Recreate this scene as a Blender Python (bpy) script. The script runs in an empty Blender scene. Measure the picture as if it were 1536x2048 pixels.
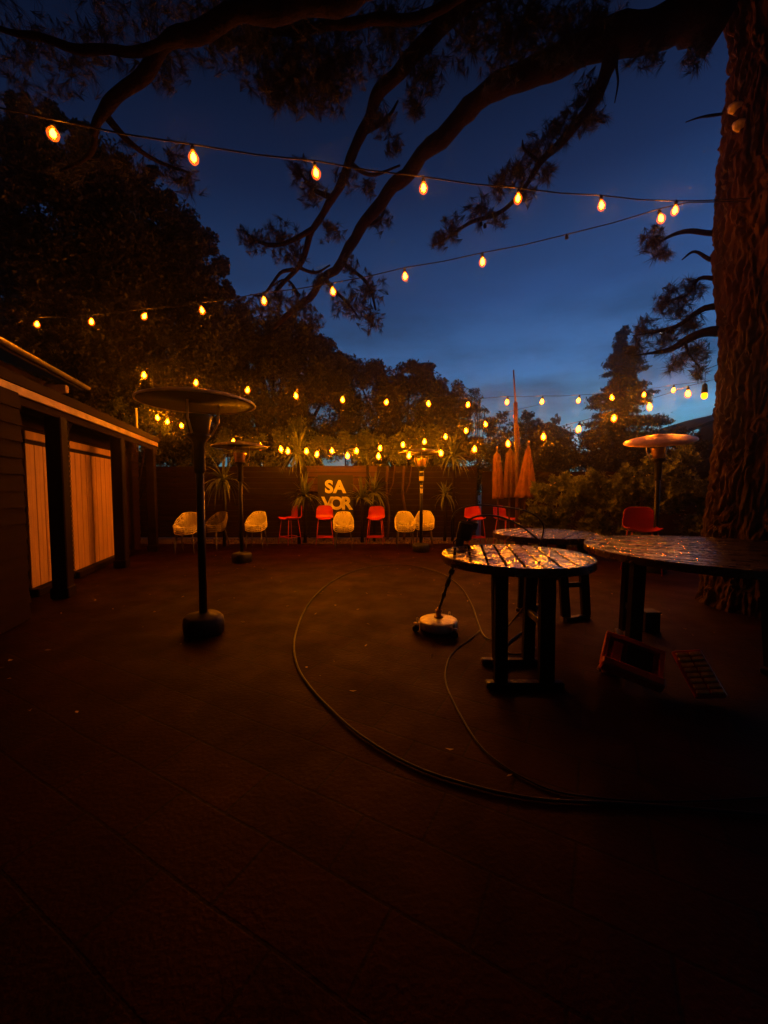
import bpy, math, random
import numpy as np
from mathutils import Vector, Matrix, noise
random.seed(7); rng = np.random.default_rng(11)
S = bpy.context.scene
COL = S.collection
F_PX = 780.0; TH = math.radians(3.23); CAMZ = 1.35
R_ = math.radians

def P(px, py, D):
    """world point on the plane y=D seen at photograph pixel px,py"""
    u = (px-768)/F_PX; v = (1024-py)/F_PX
    y = math.cos(TH) + v*math.sin(TH); z = -math.sin(TH) + v*math.cos(TH)
    k = D/y
    return Vector((u*k, D, CAMZ+z*k))
def G(px, py):
    """ground point seen at the pixel"""
    u = (px-768)/F_PX; v = (1024-py)/F_PX
    y = math.cos(TH) + v*math.sin(TH); z = -math.sin(TH) + v*math.cos(TH)
    k = -CAMZ/z
    return Vector((u*k, y*k, 0))

# ---------------------------------------------------------------- materials
MATS = {}
def mat(name, col, rough=0.6, metal=0.0, vary=0.25, nscale=8.0, bump=0.0, bscale=40.0, coat=0.0, trans=0.0, stretch=(1,1,1), spec=0.5, emit=None, rvar=0.0):
    m = bpy.data.materials.new(name); m.use_nodes = True
    nt = m.node_tree; N = nt.nodes; L = nt.links
    b = N['Principled BSDF']
    tc = N.new('ShaderNodeTexCoord'); mp = N.new('ShaderNodeMapping'); mp.inputs['Scale'].default_value = stretch
    L.new(tc.outputs['Object'], mp.inputs['Vector'])
    nz = N.new('ShaderNodeTexNoise'); nz.inputs['Scale'].default_value = nscale; nz.inputs['Detail'].default_value = 6
    L.new(mp.outputs['Vector'], nz.inputs['Vector'])
    cr = N.new('ShaderNodeMixRGB'); cr.blend_type = 'MIX'
    c = np.array(col)
    cr.inputs[1].default_value = (*np.clip(c*(1-vary), 0, 1), 1); cr.inputs[2].default_value = (*np.clip(c*(1+vary), 0, 1), 1)
    rp = N.new('ShaderNodeMapRange'); rp.inputs['From Min'].default_value = 0.3; rp.inputs['From Max'].default_value = 0.7
    L.new(nz.outputs['Fac'], rp.inputs['Value']); L.new(rp.outputs[0], cr.inputs[0])
    L.new(cr.outputs[0], b.inputs['Base Color'])
    b.inputs['Roughness'].default_value = rough; b.inputs['Metallic'].default_value = metal
    b.inputs['Specular IOR Level'].default_value = spec
    if rvar:
        mr = N.new('ShaderNodeMapRange'); mr.inputs['From Min'].default_value = .35; mr.inputs['From Max'].default_value = .65
        mr.inputs['To Min'].default_value = max(.02, rough-rvar); mr.inputs['To Max'].default_value = min(1, rough+rvar)
        L.new(nz.outputs['Fac'], mr.inputs['Value']); L.new(mr.outputs[0], b.inputs['Roughness'])
    if coat: b.inputs['Coat Weight'].default_value = coat; b.inputs['Coat Roughness'].default_value = .12
    if emit: b.inputs['Emission Color'].default_value = (*emit[0], 1); b.inputs['Emission Strength'].default_value = emit[1]
    if bump:
        n2 = N.new('ShaderNodeTexNoise'); n2.inputs['Scale'].default_value = bscale; n2.inputs['Detail'].default_value = 5
        L.new(mp.outputs['Vector'], n2.inputs['Vector'])
        bp = N.new('ShaderNodeBump'); bp.inputs['Strength'].default_value = bump; bp.inputs['Distance'].default_value = .02
        L.new(n2.outputs['Fac'], bp.inputs['Height']); L.new(bp.outputs[0], b.inputs['Normal'])
    if trans:
        t = N.new('ShaderNodeBsdfTranslucent'); L.new(cr.outputs[0], t.inputs['Color'])
        mx = N.new('ShaderNodeMixShader'); mx.inputs[0].default_value = trans
        L.new(b.outputs[0], mx.inputs[1]); L.new(t.outputs[0], mx.inputs[2]); L.new(mx.outputs[0], N['Material Output'].inputs[0])
    MATS[name] = m; return m

mat('siding', (.016,.0045,.002), .8, spec=.12, vary=.35, nscale=3, bump=.3, bscale=60, stretch=(1,1,6))
mat('fence_wood', (.014,.0032,.0012), .8, spec=.2, vary=.4, nscale=2.5, bump=.35, bscale=50, stretch=(1,1,7))
mat('fence_lit', (.075,.018,.005), .6, vary=.35, nscale=2.5, bump=.3, bscale=50, stretch=(1,1,7))  # fence boards again, the light on them put into a paler brown
mat('fascia', (.58,.38,.20), .38, vary=.35, nscale=4, bump=.15, bscale=40, coat=.4)
mat('dark_wood', (.012,.0045,.0025), .7, spec=.15, vary=.4, nscale=5, bump=.25, bscale=50)
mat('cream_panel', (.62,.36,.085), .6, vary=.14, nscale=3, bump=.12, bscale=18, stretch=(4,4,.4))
mat('gutter', (.30,.24,.18), .3, .7, vary=.3, nscale=8)
mat('roof', (.02,.014,.012), .9, spec=.1, vary=.4, nscale=10, bump=.4)
mat('black_metal', (.012,.010,.009), .42, .3, vary=.3, nscale=12)
mat('black_plastic', (.011,.010,.010), .5, vary=.3, nscale=14, bump=.1)
mat('brushed_steel', (.45,.34,.26), .28, .95, vary=.2, nscale=20, bump=.06, bscale=120)
mat('cleaner_steel', (.90,.76,.52), .36, .55, vary=.35, nscale=14, bump=.35, bscale=45)
mat('copper', (.45,.24,.12), .35, .8, vary=.3, nscale=15)
mat('dome_lit_orange', (.85,.45,.18), .42, .55, vary=.2, nscale=10)  # steel dome with the orange light on it put into the colour
mat('shaded_steel', (.008,.004,.003), .6, .0, vary=.4, nscale=10)  # shade under the heater domes put into a near-black colour
mat('label_white', (.72,.68,.58), .6, vary=.06)
mat('chair_white', (1.0,.88,.52), .38, vary=.06)
mat('chair_shaded', (.16,.12,.08), .45, vary=.1)  # cream shell darkened, the dimness of one stack put into its colour
mat('leg_grey', (.10,.085,.08), .35, .5)
mat('red_plastic', (.50,.018,.012), .36, vary=.12, nscale=6)
mat('red_metal', (.55,.05,.02), .35, .2, vary=.1)
mat('canvas', (.15,.048,.018), .85, vary=.2, nscale=12, bump=.2, bscale=80)
mat('canvas_dim', (.12,.045,.02), .85, vary=.2, nscale=12, bump=.2, bscale=80)  # same canvas, dim light on the middle parasol put into the colour
mat('mast_wood', (.085,.030,.014), .5, vary=.25, nscale=8)
mat('hose', (.010,.007,.006), .35, vary=.3, nscale=10)
mat('brass', (.6,.38,.14), .3, .9, vary=.15)
mat('letters', (.97,.88,.50), .55, vary=.22, nscale=9, bump=.1)
mat('sign_board', (.018,.011,.009), .6, vary=.3)
mat('bark_pine', (.048,.014,.006), .85, vary=.6, nscale=7, bump=.9, bscale=22, stretch=(1,1,.28))
mat('bark_limb', (.011,.005,.003), .95, spec=.1, vary=.5, nscale=9, bump=.8, bscale=26)
mat('scar', (.62,.45,.30), .7, vary=.25, nscale=20, bump=.3)
mat('needles', (.018,.019,.007), .6, vary=.4, nscale=3, trans=.2)
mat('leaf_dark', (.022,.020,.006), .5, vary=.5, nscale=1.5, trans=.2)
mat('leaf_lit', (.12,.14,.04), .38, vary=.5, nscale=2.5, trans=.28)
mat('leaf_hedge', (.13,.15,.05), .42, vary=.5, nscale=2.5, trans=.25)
mat('leaf_yucca', (.10,.12,.04), .35, vary=.4, nscale=4, trans=.15)
mat('conifer', (.02,.03,.014), .7, vary=.4, nscale=2, trans=.1)
mat('blossom', (.75,.55,.45), .5, vary=.1, trans=.2)
mat('leaf_litter', (.30,.19,.09), .6, vary=.5, nscale=20)
mat('gravel', (.12,.07,.045), .7, vary=.6, nscale=30, bump=.8, bscale=50)
mat('tool_red', (1.0,.14,.05), .42, vary=.25, nscale=7)
mat('tool_dark', (.02,.014,.012), .4, vary=.3)
mat('amber_bits', (1.0,.50,.14), .5, vary=.35, nscale=30)
mat('glove', (.50,.20,.06), .75, vary=.3, nscale=25, bump=.4)
mat('house_wall', (.03,.02,.015), .8, vary=.2)

mat('damp_wood', (.014,.006,.003), .35, vary=.4, nscale=6, bump=.3, bscale=50)
def emis(name, col, strength):
    m = bpy.data.materials.new(name); m.use_nodes = True; nt = m.node_tree
    nt.nodes.clear(); e = nt.nodes.new('ShaderNodeEmission'); o = nt.nodes.new('ShaderNodeOutputMaterial')
    e.inputs[0].default_value = (*col, 1); e.inputs[1].default_value = strength
    nt.links.new(e.outputs[0], o.inputs[0]); MATS[name] = m; return m
emis('filament_near', (1.0, .25, .0030), 190)
emis('filament_mid', (1.0, .25, .0010), 520)
emis('filament_far', (1.0, .25, .0010), 560)
emis('filament_dim', (1.0, .30, .0016), 6)
emis('moon_light', (1, .95, .85), 3.0)
def glassmat(name, tint, ecol, es, mixf):
    m = bpy.data.materials.new(name); m.use_nodes = True; nt = m.node_tree; nt.nodes.clear()
    t = nt.nodes.new('ShaderNodeBsdfTransparent'); t.inputs[0].default_value = (*tint, 1)
    e = nt.nodes.new('ShaderNodeEmission'); e.inputs[0].default_value = (*ecol, 1); e.inputs[1].default_value = es
    a = nt.nodes.new('ShaderNodeAddShader'); o = nt.nodes.new('ShaderNodeOutputMaterial')
    g = nt.nodes.new('ShaderNodeBsdfGlossy'); g.inputs['Roughness'].default_value = .1
    mx = nt.nodes.new('ShaderNodeMixShader'); mx.inputs[0].default_value = mixf
    nt.links.new(t.outputs[0], mx.inputs[1]); nt.links.new(g.outputs[0], mx.inputs[2])
    nt.links.new(mx.outputs[0], a.inputs[0]); nt.links.new(e.outputs[0], a.inputs[1]); nt.links.new(a.outputs[0], o.inputs[0])
    MATS[name] = m
glassmat('amber_glass', (1,.92,.8), (1,.13,.003), .62, .03)
glassmat('clear_glass', (.6,.5,.4), (1,.3,.03), .0, .2)

# wet table wood with beaded water, wet pavers
def wetwood(nm, dist, cr_):
    m = mat(nm, (.020,.007,.003), .29, vary=.5, nscale=9, coat=1.0, rvar=.08, spec=1.0)
    nt = m.node_tree; N = nt.nodes; L = nt.links; b = N['Principled BSDF']
    tc = N['Texture Coordinate']
    n1 = N.new('ShaderNodeTexNoise'); n1.inputs['Scale'].default_value = 34; n1.inputs['Detail'].default_value = 2.5
    v = N.new('ShaderNodeTexVoronoi'); v.inputs['Scale'].default_value = 90; v.feature = 'SMOOTH_F1'
    L.new(tc.outputs['Object'], n1.inputs['Vector']); L.new(tc.outputs['Object'], v.inputs['Vector'])
    big = N.new('ShaderNodeTexNoise'); big.inputs['Scale'].default_value = 7; big.inputs['Detail'].default_value = 3
    L.new(tc.outputs['Object'], big.inputs['Vector'])
    a = n1
    k = N.new('ShaderNodeMapRange'); k.inputs['From Min'].default_value = .35; k.inputs['From Max'].default_value = .62
    k.inputs['To Min'].default_value = .45; k.inputs['To Max'].default_value = 1.0
    L.new(big.outputs['Fac'], k.inputs['Value'])
    bp = N.new('ShaderNodeBump'); bp.inputs['Distance'].default_value = dist
    L.new(k.outputs[0], bp.inputs['Strength']); L.new(a.outputs['Fac'], bp.inputs['Height']); L.new(bp.outputs[0], b.inputs['Normal']); L.new(bp.outputs[0], b.inputs['Coat Normal']); b.inputs['Coat Roughness'].default_value = cr_
wetwood('wet_wood', .0048, .065)
wetwood('soaked_wood', .0085, .06)
for q in ('wet_wood','soaked_wood'):
    bb = MATS[q].node_tree.nodes['Principled BSDF']; bb.inputs['Coat IOR'].default_value = 2.1; bb.inputs['IOR'].default_value = 1.5
    bb.inputs['Specular Tint'].default_value = (1,.72,.45,1)  # golden bulb light tinted into the wet reflections

def paver():
    m = bpy.data.materials.new('pavers'); m.use_nodes = True; MATS['pavers'] = m
    nt = m.node_tree; N = nt.nodes; L = nt.links; b = N['Principled BSDF']
    tc = N.new('ShaderNodeTexCoord'); mp = N.new('ShaderNodeMapping'); mp.inputs['Rotation'].default_value = (0,0,R_(28))
    L.new(tc.outputs['Object'], mp.inputs['Vector'])
    wn = N.new('ShaderNodeTexNoise'); wn.inputs['Scale'].default_value = 1.4; wn.inputs['Detail'].default_value = 3
    L.new(mp.outputs[0], wn.inputs['Vector'])
    ad = N.new('ShaderNodeVectorMath'); ad.operation = 'MULTIPLY_ADD'
    L.new(wn.outputs['Color'], ad.inputs[0]); ad.inputs[1].default_value = (.04,.04,0); L.new(mp.outputs[0], ad.inputs[2])
    br = N.new('ShaderNodeTexBrick'); L.new(ad.outputs[0], br.inputs['Vector'])
    br.inputs['Scale'].default_value = 1; br.inputs['Brick Width'].default_value = .52; br.inputs['Row Height'].default_value = .27
    br.inputs['Mortar Size'].default_value = .008; br.inputs['Mortar Smooth'].default_value = .6; br.inputs['Bias'].default_value = -.1
    br.inputs['Color1'].default_value = (.0200,.0015,.0004,1); br.inputs['Color2'].default_value = (.0085,.0009,.0003,1); br.inputs['Mortar'].default_value = (.003,.001,.0006,1)
    n1 = N.new('ShaderNodeTexNoise'); n1.inputs['Scale'].default_value = 2.2; n1.inputs['Detail'].default_value = 8; n1.inputs['Roughness'].default_value = .65
    L.new(tc.outputs['Object'], n1.inputs['Vector'])
    rm = N.new('ShaderNodeMapRange'); rm.inputs['From Min'].default_value = .3; rm.inputs['From Max'].default_value = .7; rm.inputs['To Min'].default_value = .45; rm.inputs['To Max'].default_value = 1.35
    L.new(n1.outputs['Fac'], rm.inputs['Value'])
    mul = N.new('ShaderNodeVectorMath'); mul.operation = 'SCALE'; L.new(br.outputs['Color'], mul.inputs[0]); L.new(rm.outputs[0], mul.inputs['Scale'])
    L.new(mul.outputs[0], b.inputs['Base Color'])
    rr = N.new('ShaderNodeMapRange'); rr.inputs['From Min'].default_value = .35; rr.inputs['From Max'].default_value = .7; rr.inputs['To Min'].default_value = .72; rr.inputs['To Max'].default_value = .5
    L.new(n1.outputs['Fac'], rr.inputs['Value']); L.new(rr.outputs[0], b.inputs['Roughness'])
    b.inputs['Specular IOR Level'].default_value = .14
    b.inputs['Specular Tint'].default_value = (1,.24,.10,1)
    n2 = N.new('ShaderNodeTexNoise'); n2.inputs['Scale'].default_value = 45; n2.inputs['Detail'].default_value = 5
    L.new(tc.outputs['Object'], n2.inputs['Vector'])
    b1 = N.new('ShaderNodeBump'); b1.inputs['Strength'].default_value = .35; b1.inputs['Distance'].default_value = .012; L.new(n2.outputs['Fac'], b1.inputs['Height'])
    b2 = N.new('ShaderNodeBump'); b2.inputs['Strength'].default_value = .15; b2.inputs['Distance'].default_value = .02; b2.invert = True
    L.new(br.outputs['Fac'], b2.inputs['Height']); L.new(b1.outputs[0], b2.inputs['Normal']); L.new(b2.outputs[0], b.inputs['Normal'])
paver()

# ---------------------------------------------------------------- helpers
def link(name, me, parent=None, loc=None, rz=0):
    o = bpy.data.objects.new(name, me); COL.objects.link(o)
    if parent: o.parent = parent
    if loc is not None: o.location = loc
    if rz: o.rotation_euler = (0,0,rz)
    return o
def tag(o, label=None, cat=None, group=None, kind=None):
    if label: o['label'] = label
    if cat: o['category'] = cat
    if group: o['group'] = group
    if kind: o['kind'] = kind
    return o
def thing(name, loc, label, cat, group=None, rz=0):
    o = link(name, None, None, loc, rz); o.empty_display_size = .1
    return tag(o, label, cat, group)
def copy_tree(o, parent=None):
    c = o.copy(); COL.objects.link(c)
    if parent: c.parent = parent
    for ch in list(o.children): copy_tree(ch, c)
    return c

class MB:
    def __init__(s): s.v = []; s.f = []
    def add(s, vs, fs):
        n = len(s.v); s.v += [tuple(v) for v in vs]; s.f += [tuple(i+n for i in f) for f in fs]; return s
    def box(s, c, d, M=None, bev=0.0):
        cx, cy, cz = c; hx, hy, hz = d[0]/2, d[1]/2, d[2]/2
        if bev:
            b = min(bev, hx*.9, hy*.9, hz*.9); vs = []
            for sz, ins in ((-hz, b), (-hz+b, 0), (hz-b, 0), (hz, b)):
                x, y = hx-ins, hy-ins
                q = b
                for (px, py) in ((-x+q,-y),(x-q,-y),(x,-y+q),(x,y-q),(x-q,y),(-x+q,y),(-x,y-q),(-x,-y+q)): vs.append((px,py,sz))
            fs = [tuple(range(7,-1,-1)), tuple(range(24,32))]
            for k in range(3):
                for i in range(8):
                    j = (i+1) % 8; fs.append((k*8+i, k*8+j, k*8+8+j, k*8+8+i))
        else:
            vs = [(x,y,z) for z in (-hz,hz) for (x,y) in ((-hx,-hy),(hx,-hy),(hx,hy),(-hx,hy))]
            fs = [(3,2,1,0),(4,5,6,7),(0,1,5,4),(1,2,6,5),(2,3,7,6),(3,0,4,7)]
        out = []
        for v in vs:
            w = Vector(v)
            if M is not None: w = M @ w
            out.append(w+Vector(c))
        return s.add(out, fs)
    def tube(s, pts, r, n=8, cap=True, closed=False):
        pts = [Vector(p) for p in pts]; m = len(pts)
        rs = r if hasattr(r, '__len__') else [r]*m
        T = []
        for i in range(m):
            a = pts[(i-1) % m] if closed or i > 0 else pts[0]; b = pts[(i+1) % m] if closed or i < m-1 else pts[-1]
            t = (b-a); t = t.normalized() if t.length > 1e-9 else Vector((0,0,1)); T.append(t)
        up = Vector((0,0,1)) if abs(T[0].z) < .9 else Vector((1,0,0))
        x = T[0].cross(up).normalized(); vs = []
        for i in range(m):
            x = (x - T[i]*x.dot(T[i])).normalized(); y = T[i].cross(x)
            for k in range(n):
                a = 2*math.pi*k/n; vs.append(pts[i]+(x*math.cos(a)+y*math.sin(a))*rs[i])
        fs = []
        for i in range(m if closed else m-1):
            i2 = (i+1) % m
            for k in range(n):
                k2 = (k+1) % n; fs.append((i*n+k, i*n+k2, i2*n+k2, i2*n+k))
        if cap and not closed: fs += [tuple(range(n-1,-1,-1)), tuple((m-1)*n+k for k in range(n))]
        return s.add(vs, fs)
    def lathe(s, prof, n=32, c=(0,0,0), fr=None, M=None):
        vs = []; c = Vector(c)
        for (r, z) in prof:
            for k in range(n):
                a = 2*math.pi*k/n; q = fr(a, z) if fr else 1
                w = Vector((r*q*math.cos(a), r*q*math.sin(a), z))
                if M is not None: w = M @ w
                vs.append(w+c)
        fs = []
        for i in range(len(prof)-1):
            for k in range(n):
                k2 = (k+1) % n; fs.append((i*n+k, i*n+k2, (i+1)*n+k2, (i+1)*n+k))
        if prof[0][0] > 0: fs.append(tuple(range(n-1,-1,-1)))
        if prof[-1][0] > 0: fs.append(tuple((len(prof)-1)*n+k for k in range(n)))
        return s.add(vs, fs)
    def build(s, name, m, parent=None, smooth=False, loc=None, rz=0):
        me = bpy.data.meshes.new(name); me.from_pydata(s.v, [], s.f); me.materials.append(MATS[m])
        if smooth: me.polygons.foreach_set('use_smooth', [True]*len(me.polygons))
        me.update(); return link(name, me, parent, loc, rz)

def quads(name, V, m, parent=None, mats=None, midx=None, loc=None, tri=False):
    """V: (N,k,3) array of separate k-gons"""
    n, k = V.shape[0], V.shape[1]
    me = bpy.data.meshes.new(name); me.vertices.add(n*k); me.vertices.foreach_set('co', V.reshape(-1).astype(np.float32))
    me.loops.add(n*k); me.loops.foreach_set('vertex_index', np.arange(n*k, dtype=np.int32))
    me.polygons.add(n); me.polygons.foreach_set('loop_start', np.arange(0, n*k, k, dtype=np.int32)); me.polygons.foreach_set('loop_total', np.full(n, k, dtype=np.int32))
    for q in (mats or [m]): me.materials.append(MATS[q])
    if midx is not None: me.polygons.foreach_set('material_index', midx.astype(np.int32))
    me.update(calc_edges=True); return link(name, me, parent, loc)
def unit(a): return a/np.maximum(np.linalg.norm(a, axis=-1, keepdims=True), 1e-9)
def rand_unit(n): return unit(rng.normal(size=(n,3)))
def leaves(C, size, up=.3, w=.5, base=None):
    """kite leaves at centres C"""
    n = len(C); d = unit(rand_unit(n)+np.array([0,0,-up])) if base is None else base
    s = unit(np.cross(d, rand_unit(n))); L = size*(.6+.8*rng.random((n,1)))
    return np.stack([C-d*L*.5, C+s*L*w*.5, C+d*L*.5, C-s*L*w*.5], 1)
def clump_pts(c, r, n, squash=(1,1,1), sub=9):
    """points in a lumpy ball of sub-clumps"""
    cc = rand_unit(sub)*(rng.random((sub,1))**.5)*.72
    rr = .25+.25*rng.random(sub)
    i = rng.integers(0, sub, n); p = cc[i]+rand_unit(n)*(rng.random((n,1))**.45)*rr[i][:,None]
    return np.array(c)+p*np.array(squash)*r
def whorls(C, D, L, k=7, w=.36, tilt=.9):
    """rosettes of k leaves about axis D"""
    out = []; D = unit(D); n = len(C); a0 = rng.random(n)*6.28
    X = unit(np.cross(D, rand_unit(n))); Y = np.cross(D, X)
    for j in range(k):
        a = a0+6.283*j/k+rng.normal(size=n)*.15; r = X*np.cos(a)[:,None]+Y*np.sin(a)[:,None]
        dj = unit(r*tilt+D*(.35+.3*rng.random((n,1)))); sd = np.cross(dj, D); sd = unit(sd)
        l = L*(.7+.5*rng.random((n,1)))
        out.append(np.stack([C, C+dj*l*.6+sd*l*w*.5, C+dj*l, C+dj*l*.6-sd*l*w*.5], 1))
    return np.concatenate(out)
def bez(pts, n):
    """catmull-rom resample"""
    pts = [np.array(p, float) for p in pts]; P0 = [2*pts[0]-pts[1]]+pts+[2*pts[-1]-pts[-2]]; out = []
    segs = len(pts)-1; per = max(2, n//segs)
    for i in range(segs):
        a, b, c, d = P0[i:i+4]
        for k in range(per):
            t = k/per; out.append(.5*((2*b)+(-a+c)*t+(2*a-5*b+4*c-d)*t*t+(-a+3*b-3*c+d)*t**3))
    out.append(pts[-1]); return out

# ---------------------------------------------------------------- world (dusk)
W = bpy.data.worlds.new('World'); S.world = W; W.use_nodes = True
nt = W.node_tree; N = nt.nodes; L = nt.links; bg = N['Background']
tc = N.new('ShaderNodeTexCoord'); sx = N.new('ShaderNodeSeparateXYZ'); L.new(tc.outputs['Generated'], sx.inputs[0])
ramp = N.new('ShaderNodeValToRGB'); L.new(sx.outputs['Z'], ramp.inputs[0])
els = [(0.0,(.13,.37,.46)),(0.10,(.12,.35,.48)),(.17,(.085,.260,.46)),(.27,(.054,.150,.36)),(.42,(.026,.070,.210)),(.58,(.0095,.023,.078)),(.72,(.0042,.0085,.028)),(.82,(.003,.005,.016)),(1,(.004,.006,.018))]
e = ramp.color_ramp.elements
e[0].position = els[0][0]; e[0].color = (*els[0][1],1); e[1].position = 1; e[1].color = (*els[-1][1],1)
for p, c in els[1:-1]:
    q = e.new(p); q.color = (*c,1)
azr = N.new('ShaderNodeMapRange'); L.new(sx.outputs['X'], azr.inputs['Value'])
azr.inputs['From Min'].default_value = -.6; azr.inputs['From Max'].default_value = .55; azr.inputs['To Min'].default_value = .42; azr.inputs['To Max'].default_value = 1.1
cn = N.new('ShaderNodeTexNoise'); cn.inputs['Scale'].default_value = 3.2; cn.inputs['Detail'].default_value = 7; cn.inputs['Roughness'].default_value = .58
cm = N.new('ShaderNodeMapping'); cm.inputs['Scale'].default_value = (1,1,3.4); cm.inputs['Location'].default_value = (.6,.2,.25)
L.new(tc.outputs['Generated'], cm.inputs['Vector']); L.new(cm.outputs[0], cn.inputs['Vector'])
cr = N.new('ShaderNodeMapRange'); cr.inputs['From Min'].default_value = .38; cr.inputs['From Max'].default_value = .62; cr.inputs['To Min'].default_value = .5; cr.inputs['To Max'].default_value = 1.12
L.new(cn.outputs['Fac'], cr.inputs['Value'])
fall = N.new('ShaderNodeMapRange'); L.new(sx.outputs['Z'], fall.inputs['Value']); fall.inputs['From Min'].default_value = .28; fall.inputs['From Max'].default_value = .5
mixc = N.new('ShaderNodeMix'); mixc.data_type = 'FLOAT'; L.new(fall.outputs[0], mixc.inputs[0]); L.new(cr.outputs[0], mixc.inputs[2]); mixc.inputs[3].default_value = 1.0
mm = N.new('ShaderNodeMath'); mm.operation = 'MULTIPLY'; L.new(azr.outputs[0], mm.inputs[0]); L.new(mixc.outputs[0], mm.inputs[1])
beh = N.new('ShaderNodeMapRange'); L.new(sx.outputs['Y'], beh.inputs['Value']); beh.inputs['From Min'].default_value = -.1; beh.inputs['From Max'].default_value = .5; beh.inputs['To Min'].default_value = .05
m3 = N.new('ShaderNodeMath'); m3.operation = 'MULTIPLY'; L.new(mm.outputs[0], m3.inputs[0]); L.new(beh.outputs[0], m3.inputs[1])
L.new(m3.outputs[0], bg.inputs['Strength']); L.new(ramp.outputs[0], bg.inputs['Color'])

# ---------------------------------------------------------------- ground
def sheet(name, x0, x1, y0, y1, z, m):
    mb = MB(); mb.add([(x0,y0,z),(x1,y0,z),(x1,y1,z),(x0,y1,z)], [(0,1,2,3)]); o = mb.build(name, m); tag(o, kind='structure'); return o
sheet('ground', -150, 150, -20, 300, -.004, 'gravel')
sheet('patio_floor', -8, 9, -3, 9.75, 0, 'pavers')

# loose gravel and litter along the back of the patio
n = 2600; gx = rng.uniform(-5.4, 6, n); gy = 9.78+rng.random(n)**1.4*.95-.1*rng.random(n)
C = np.stack([gx, gy, .012+.012*rng.random(n)], 1)
tag(quads('gravel_strip', leaves(C, .035, 0, .8), 'gravel'), 'loose gravel and litter under the plants along the back fence', 'gravel', kind='stuff')
n = 230; C = np.stack([rng.uniform(-4.2,4.2,n), 1.6+8*rng.random(n)**.8, np.full(n,.012)], 1)
d = unit(np.stack([rng.normal(size=n), rng.normal(size=n), .15*rng.normal(size=n)], 1))
Vv = leaves(C, .038, 0, .45, base=d); Vv[:,:,2] = .006+.018*rng.random((n,4))
tag(quads('leaf_litter', Vv, 'leaf_litter'), 'small dry leaves scattered over the dark pavers', 'leaves', kind='stuff')

# ---------------------------------------------------------------- left building
O = Vector((-2.56, 0, 0)); sd = Vector((-.273,.962,0)); nd = Vector((.962,.273,0))
BM = Matrix((sd, nd, Vector((0,0,1)))).transposed()
def fr(s, t, z): return O+sd*s+nd*t+Vector((0,0,z))
def fbox(mb, s0, s1, t0, t1, z0, z1, bev=0):
    return mb.box(fr((s0+s1)/2,(t0+t1)/2,(z0+z1)/2), (s1-s0, t1-t0, z1-z0), BM, bev)
bld = thing('patio_building', (0,0,0), 'dark boarded shed building along the left side with cream doors and covered walk', 'building')
mb = MB()
for k in range(14):                                   # lapped boards
    z = .02+k*.165
    a = fr(-3, .0, z); b = fr(4.16, .0, z); 
    mb.add([fr(-3,.022,z), fr(4.16,.022,z), fr(4.16,.022,z+.004), fr(4.16,.0,z+.166), fr(-3,.0,z+.166), fr(-3,-.1,z+.166), fr(4.16,-.1,z+.166), fr(-3,-.1,z), fr(4.16,-.1,z)],
           [(0,1,3,4),(4,3,6,5),(0,7,8,1),(1,8,6,3),(0,4,5,7)])
mb.build('board_wall', 'siding', bld)
mb = MB(); fbox(mb, 3.98, 4.155, -.6, -.11, 0, 2.34); mb.build('end_wall', 'siding', bld)
mb = MB(); 
for k in range(16):
    z = k*.165; 
    mb.add([fr(4.16,-.53,z), fr(9.6,-.53,z), fr(9.6,-.548,z+.165), fr(4.16,-.548,z+.165), fr(4.16,-.64,z), fr(9.6,-.64,z), fr(9.6,-.64,z+.165), fr(4.16,-.64,z+.165)], [(0,1,2,3),(0,4,5,1),(1,5,6,2),(3,2,6,7)])
mb.build('rear_wall', 'siding', bld)
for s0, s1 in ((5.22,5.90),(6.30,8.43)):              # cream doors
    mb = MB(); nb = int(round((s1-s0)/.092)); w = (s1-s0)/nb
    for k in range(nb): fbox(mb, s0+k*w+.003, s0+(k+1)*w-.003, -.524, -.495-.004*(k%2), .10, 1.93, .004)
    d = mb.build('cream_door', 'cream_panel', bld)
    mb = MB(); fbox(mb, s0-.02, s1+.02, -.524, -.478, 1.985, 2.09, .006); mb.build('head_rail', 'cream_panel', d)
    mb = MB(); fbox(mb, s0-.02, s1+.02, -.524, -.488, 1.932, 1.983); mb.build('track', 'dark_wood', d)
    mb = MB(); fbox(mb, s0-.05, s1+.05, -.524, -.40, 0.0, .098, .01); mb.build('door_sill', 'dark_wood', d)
for s_ in (5.09, 7.07, 8.94):
    mb = MB(); fbox(mb, s_-.085, s_+.085, -.19, -.02, 0, 2.25, .012)
    fbox(mb, s_-.105, s_+.105, -.205, -.005, 0, .14, .012)
    mb.build('post', 'dark_wood' , bld)
    mb = MB(); a = fr(s_-.075,-.1,2.24); b = fr(s_-.45,-.1,1.98)
    mb = MB(); mb.tube([fr(s_+.07,-.1,1.95), fr(s_+.36,-.1,2.25)], .035, 4); mb.build('knee_brace', 'dark_wood', bld)
mb = MB(); fbox(mb, -3, 9.15, -.03, 0, 2.315, 2.405, .006); mb.build('fascia_board', 'fascia', bld)
mb = MB(); fbox(mb, -3, 9.12, -.06, -.034, 2.225, 2.312, .004); mb.build('header_beam', 'siding', bld)
mb = MB(); fbox(mb, -3, 9.2, -.045, .012, 2.409, 2.52, .004); mb.build('roof_edge', 'siding', bld)
mb = MB(); mb.add([fr(-3,-.04,2.515), fr(9.2,-.04,2.515), fr(9.2,-3.2,2.9), fr(-3,-3.2,2.9), fr(-3,-.04,2.415), fr(9.2,-.04,2.415), fr(9.2,-3.2,2.5), fr(-3,-3.2,2.5)], [(0,1,2,3),(4,7,6,5),(0,4,5,1),(1,5,6,2),(2,6,7,3),(3,7,4,0)]); mb.build('low_roof', 'roof', bld)
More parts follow.
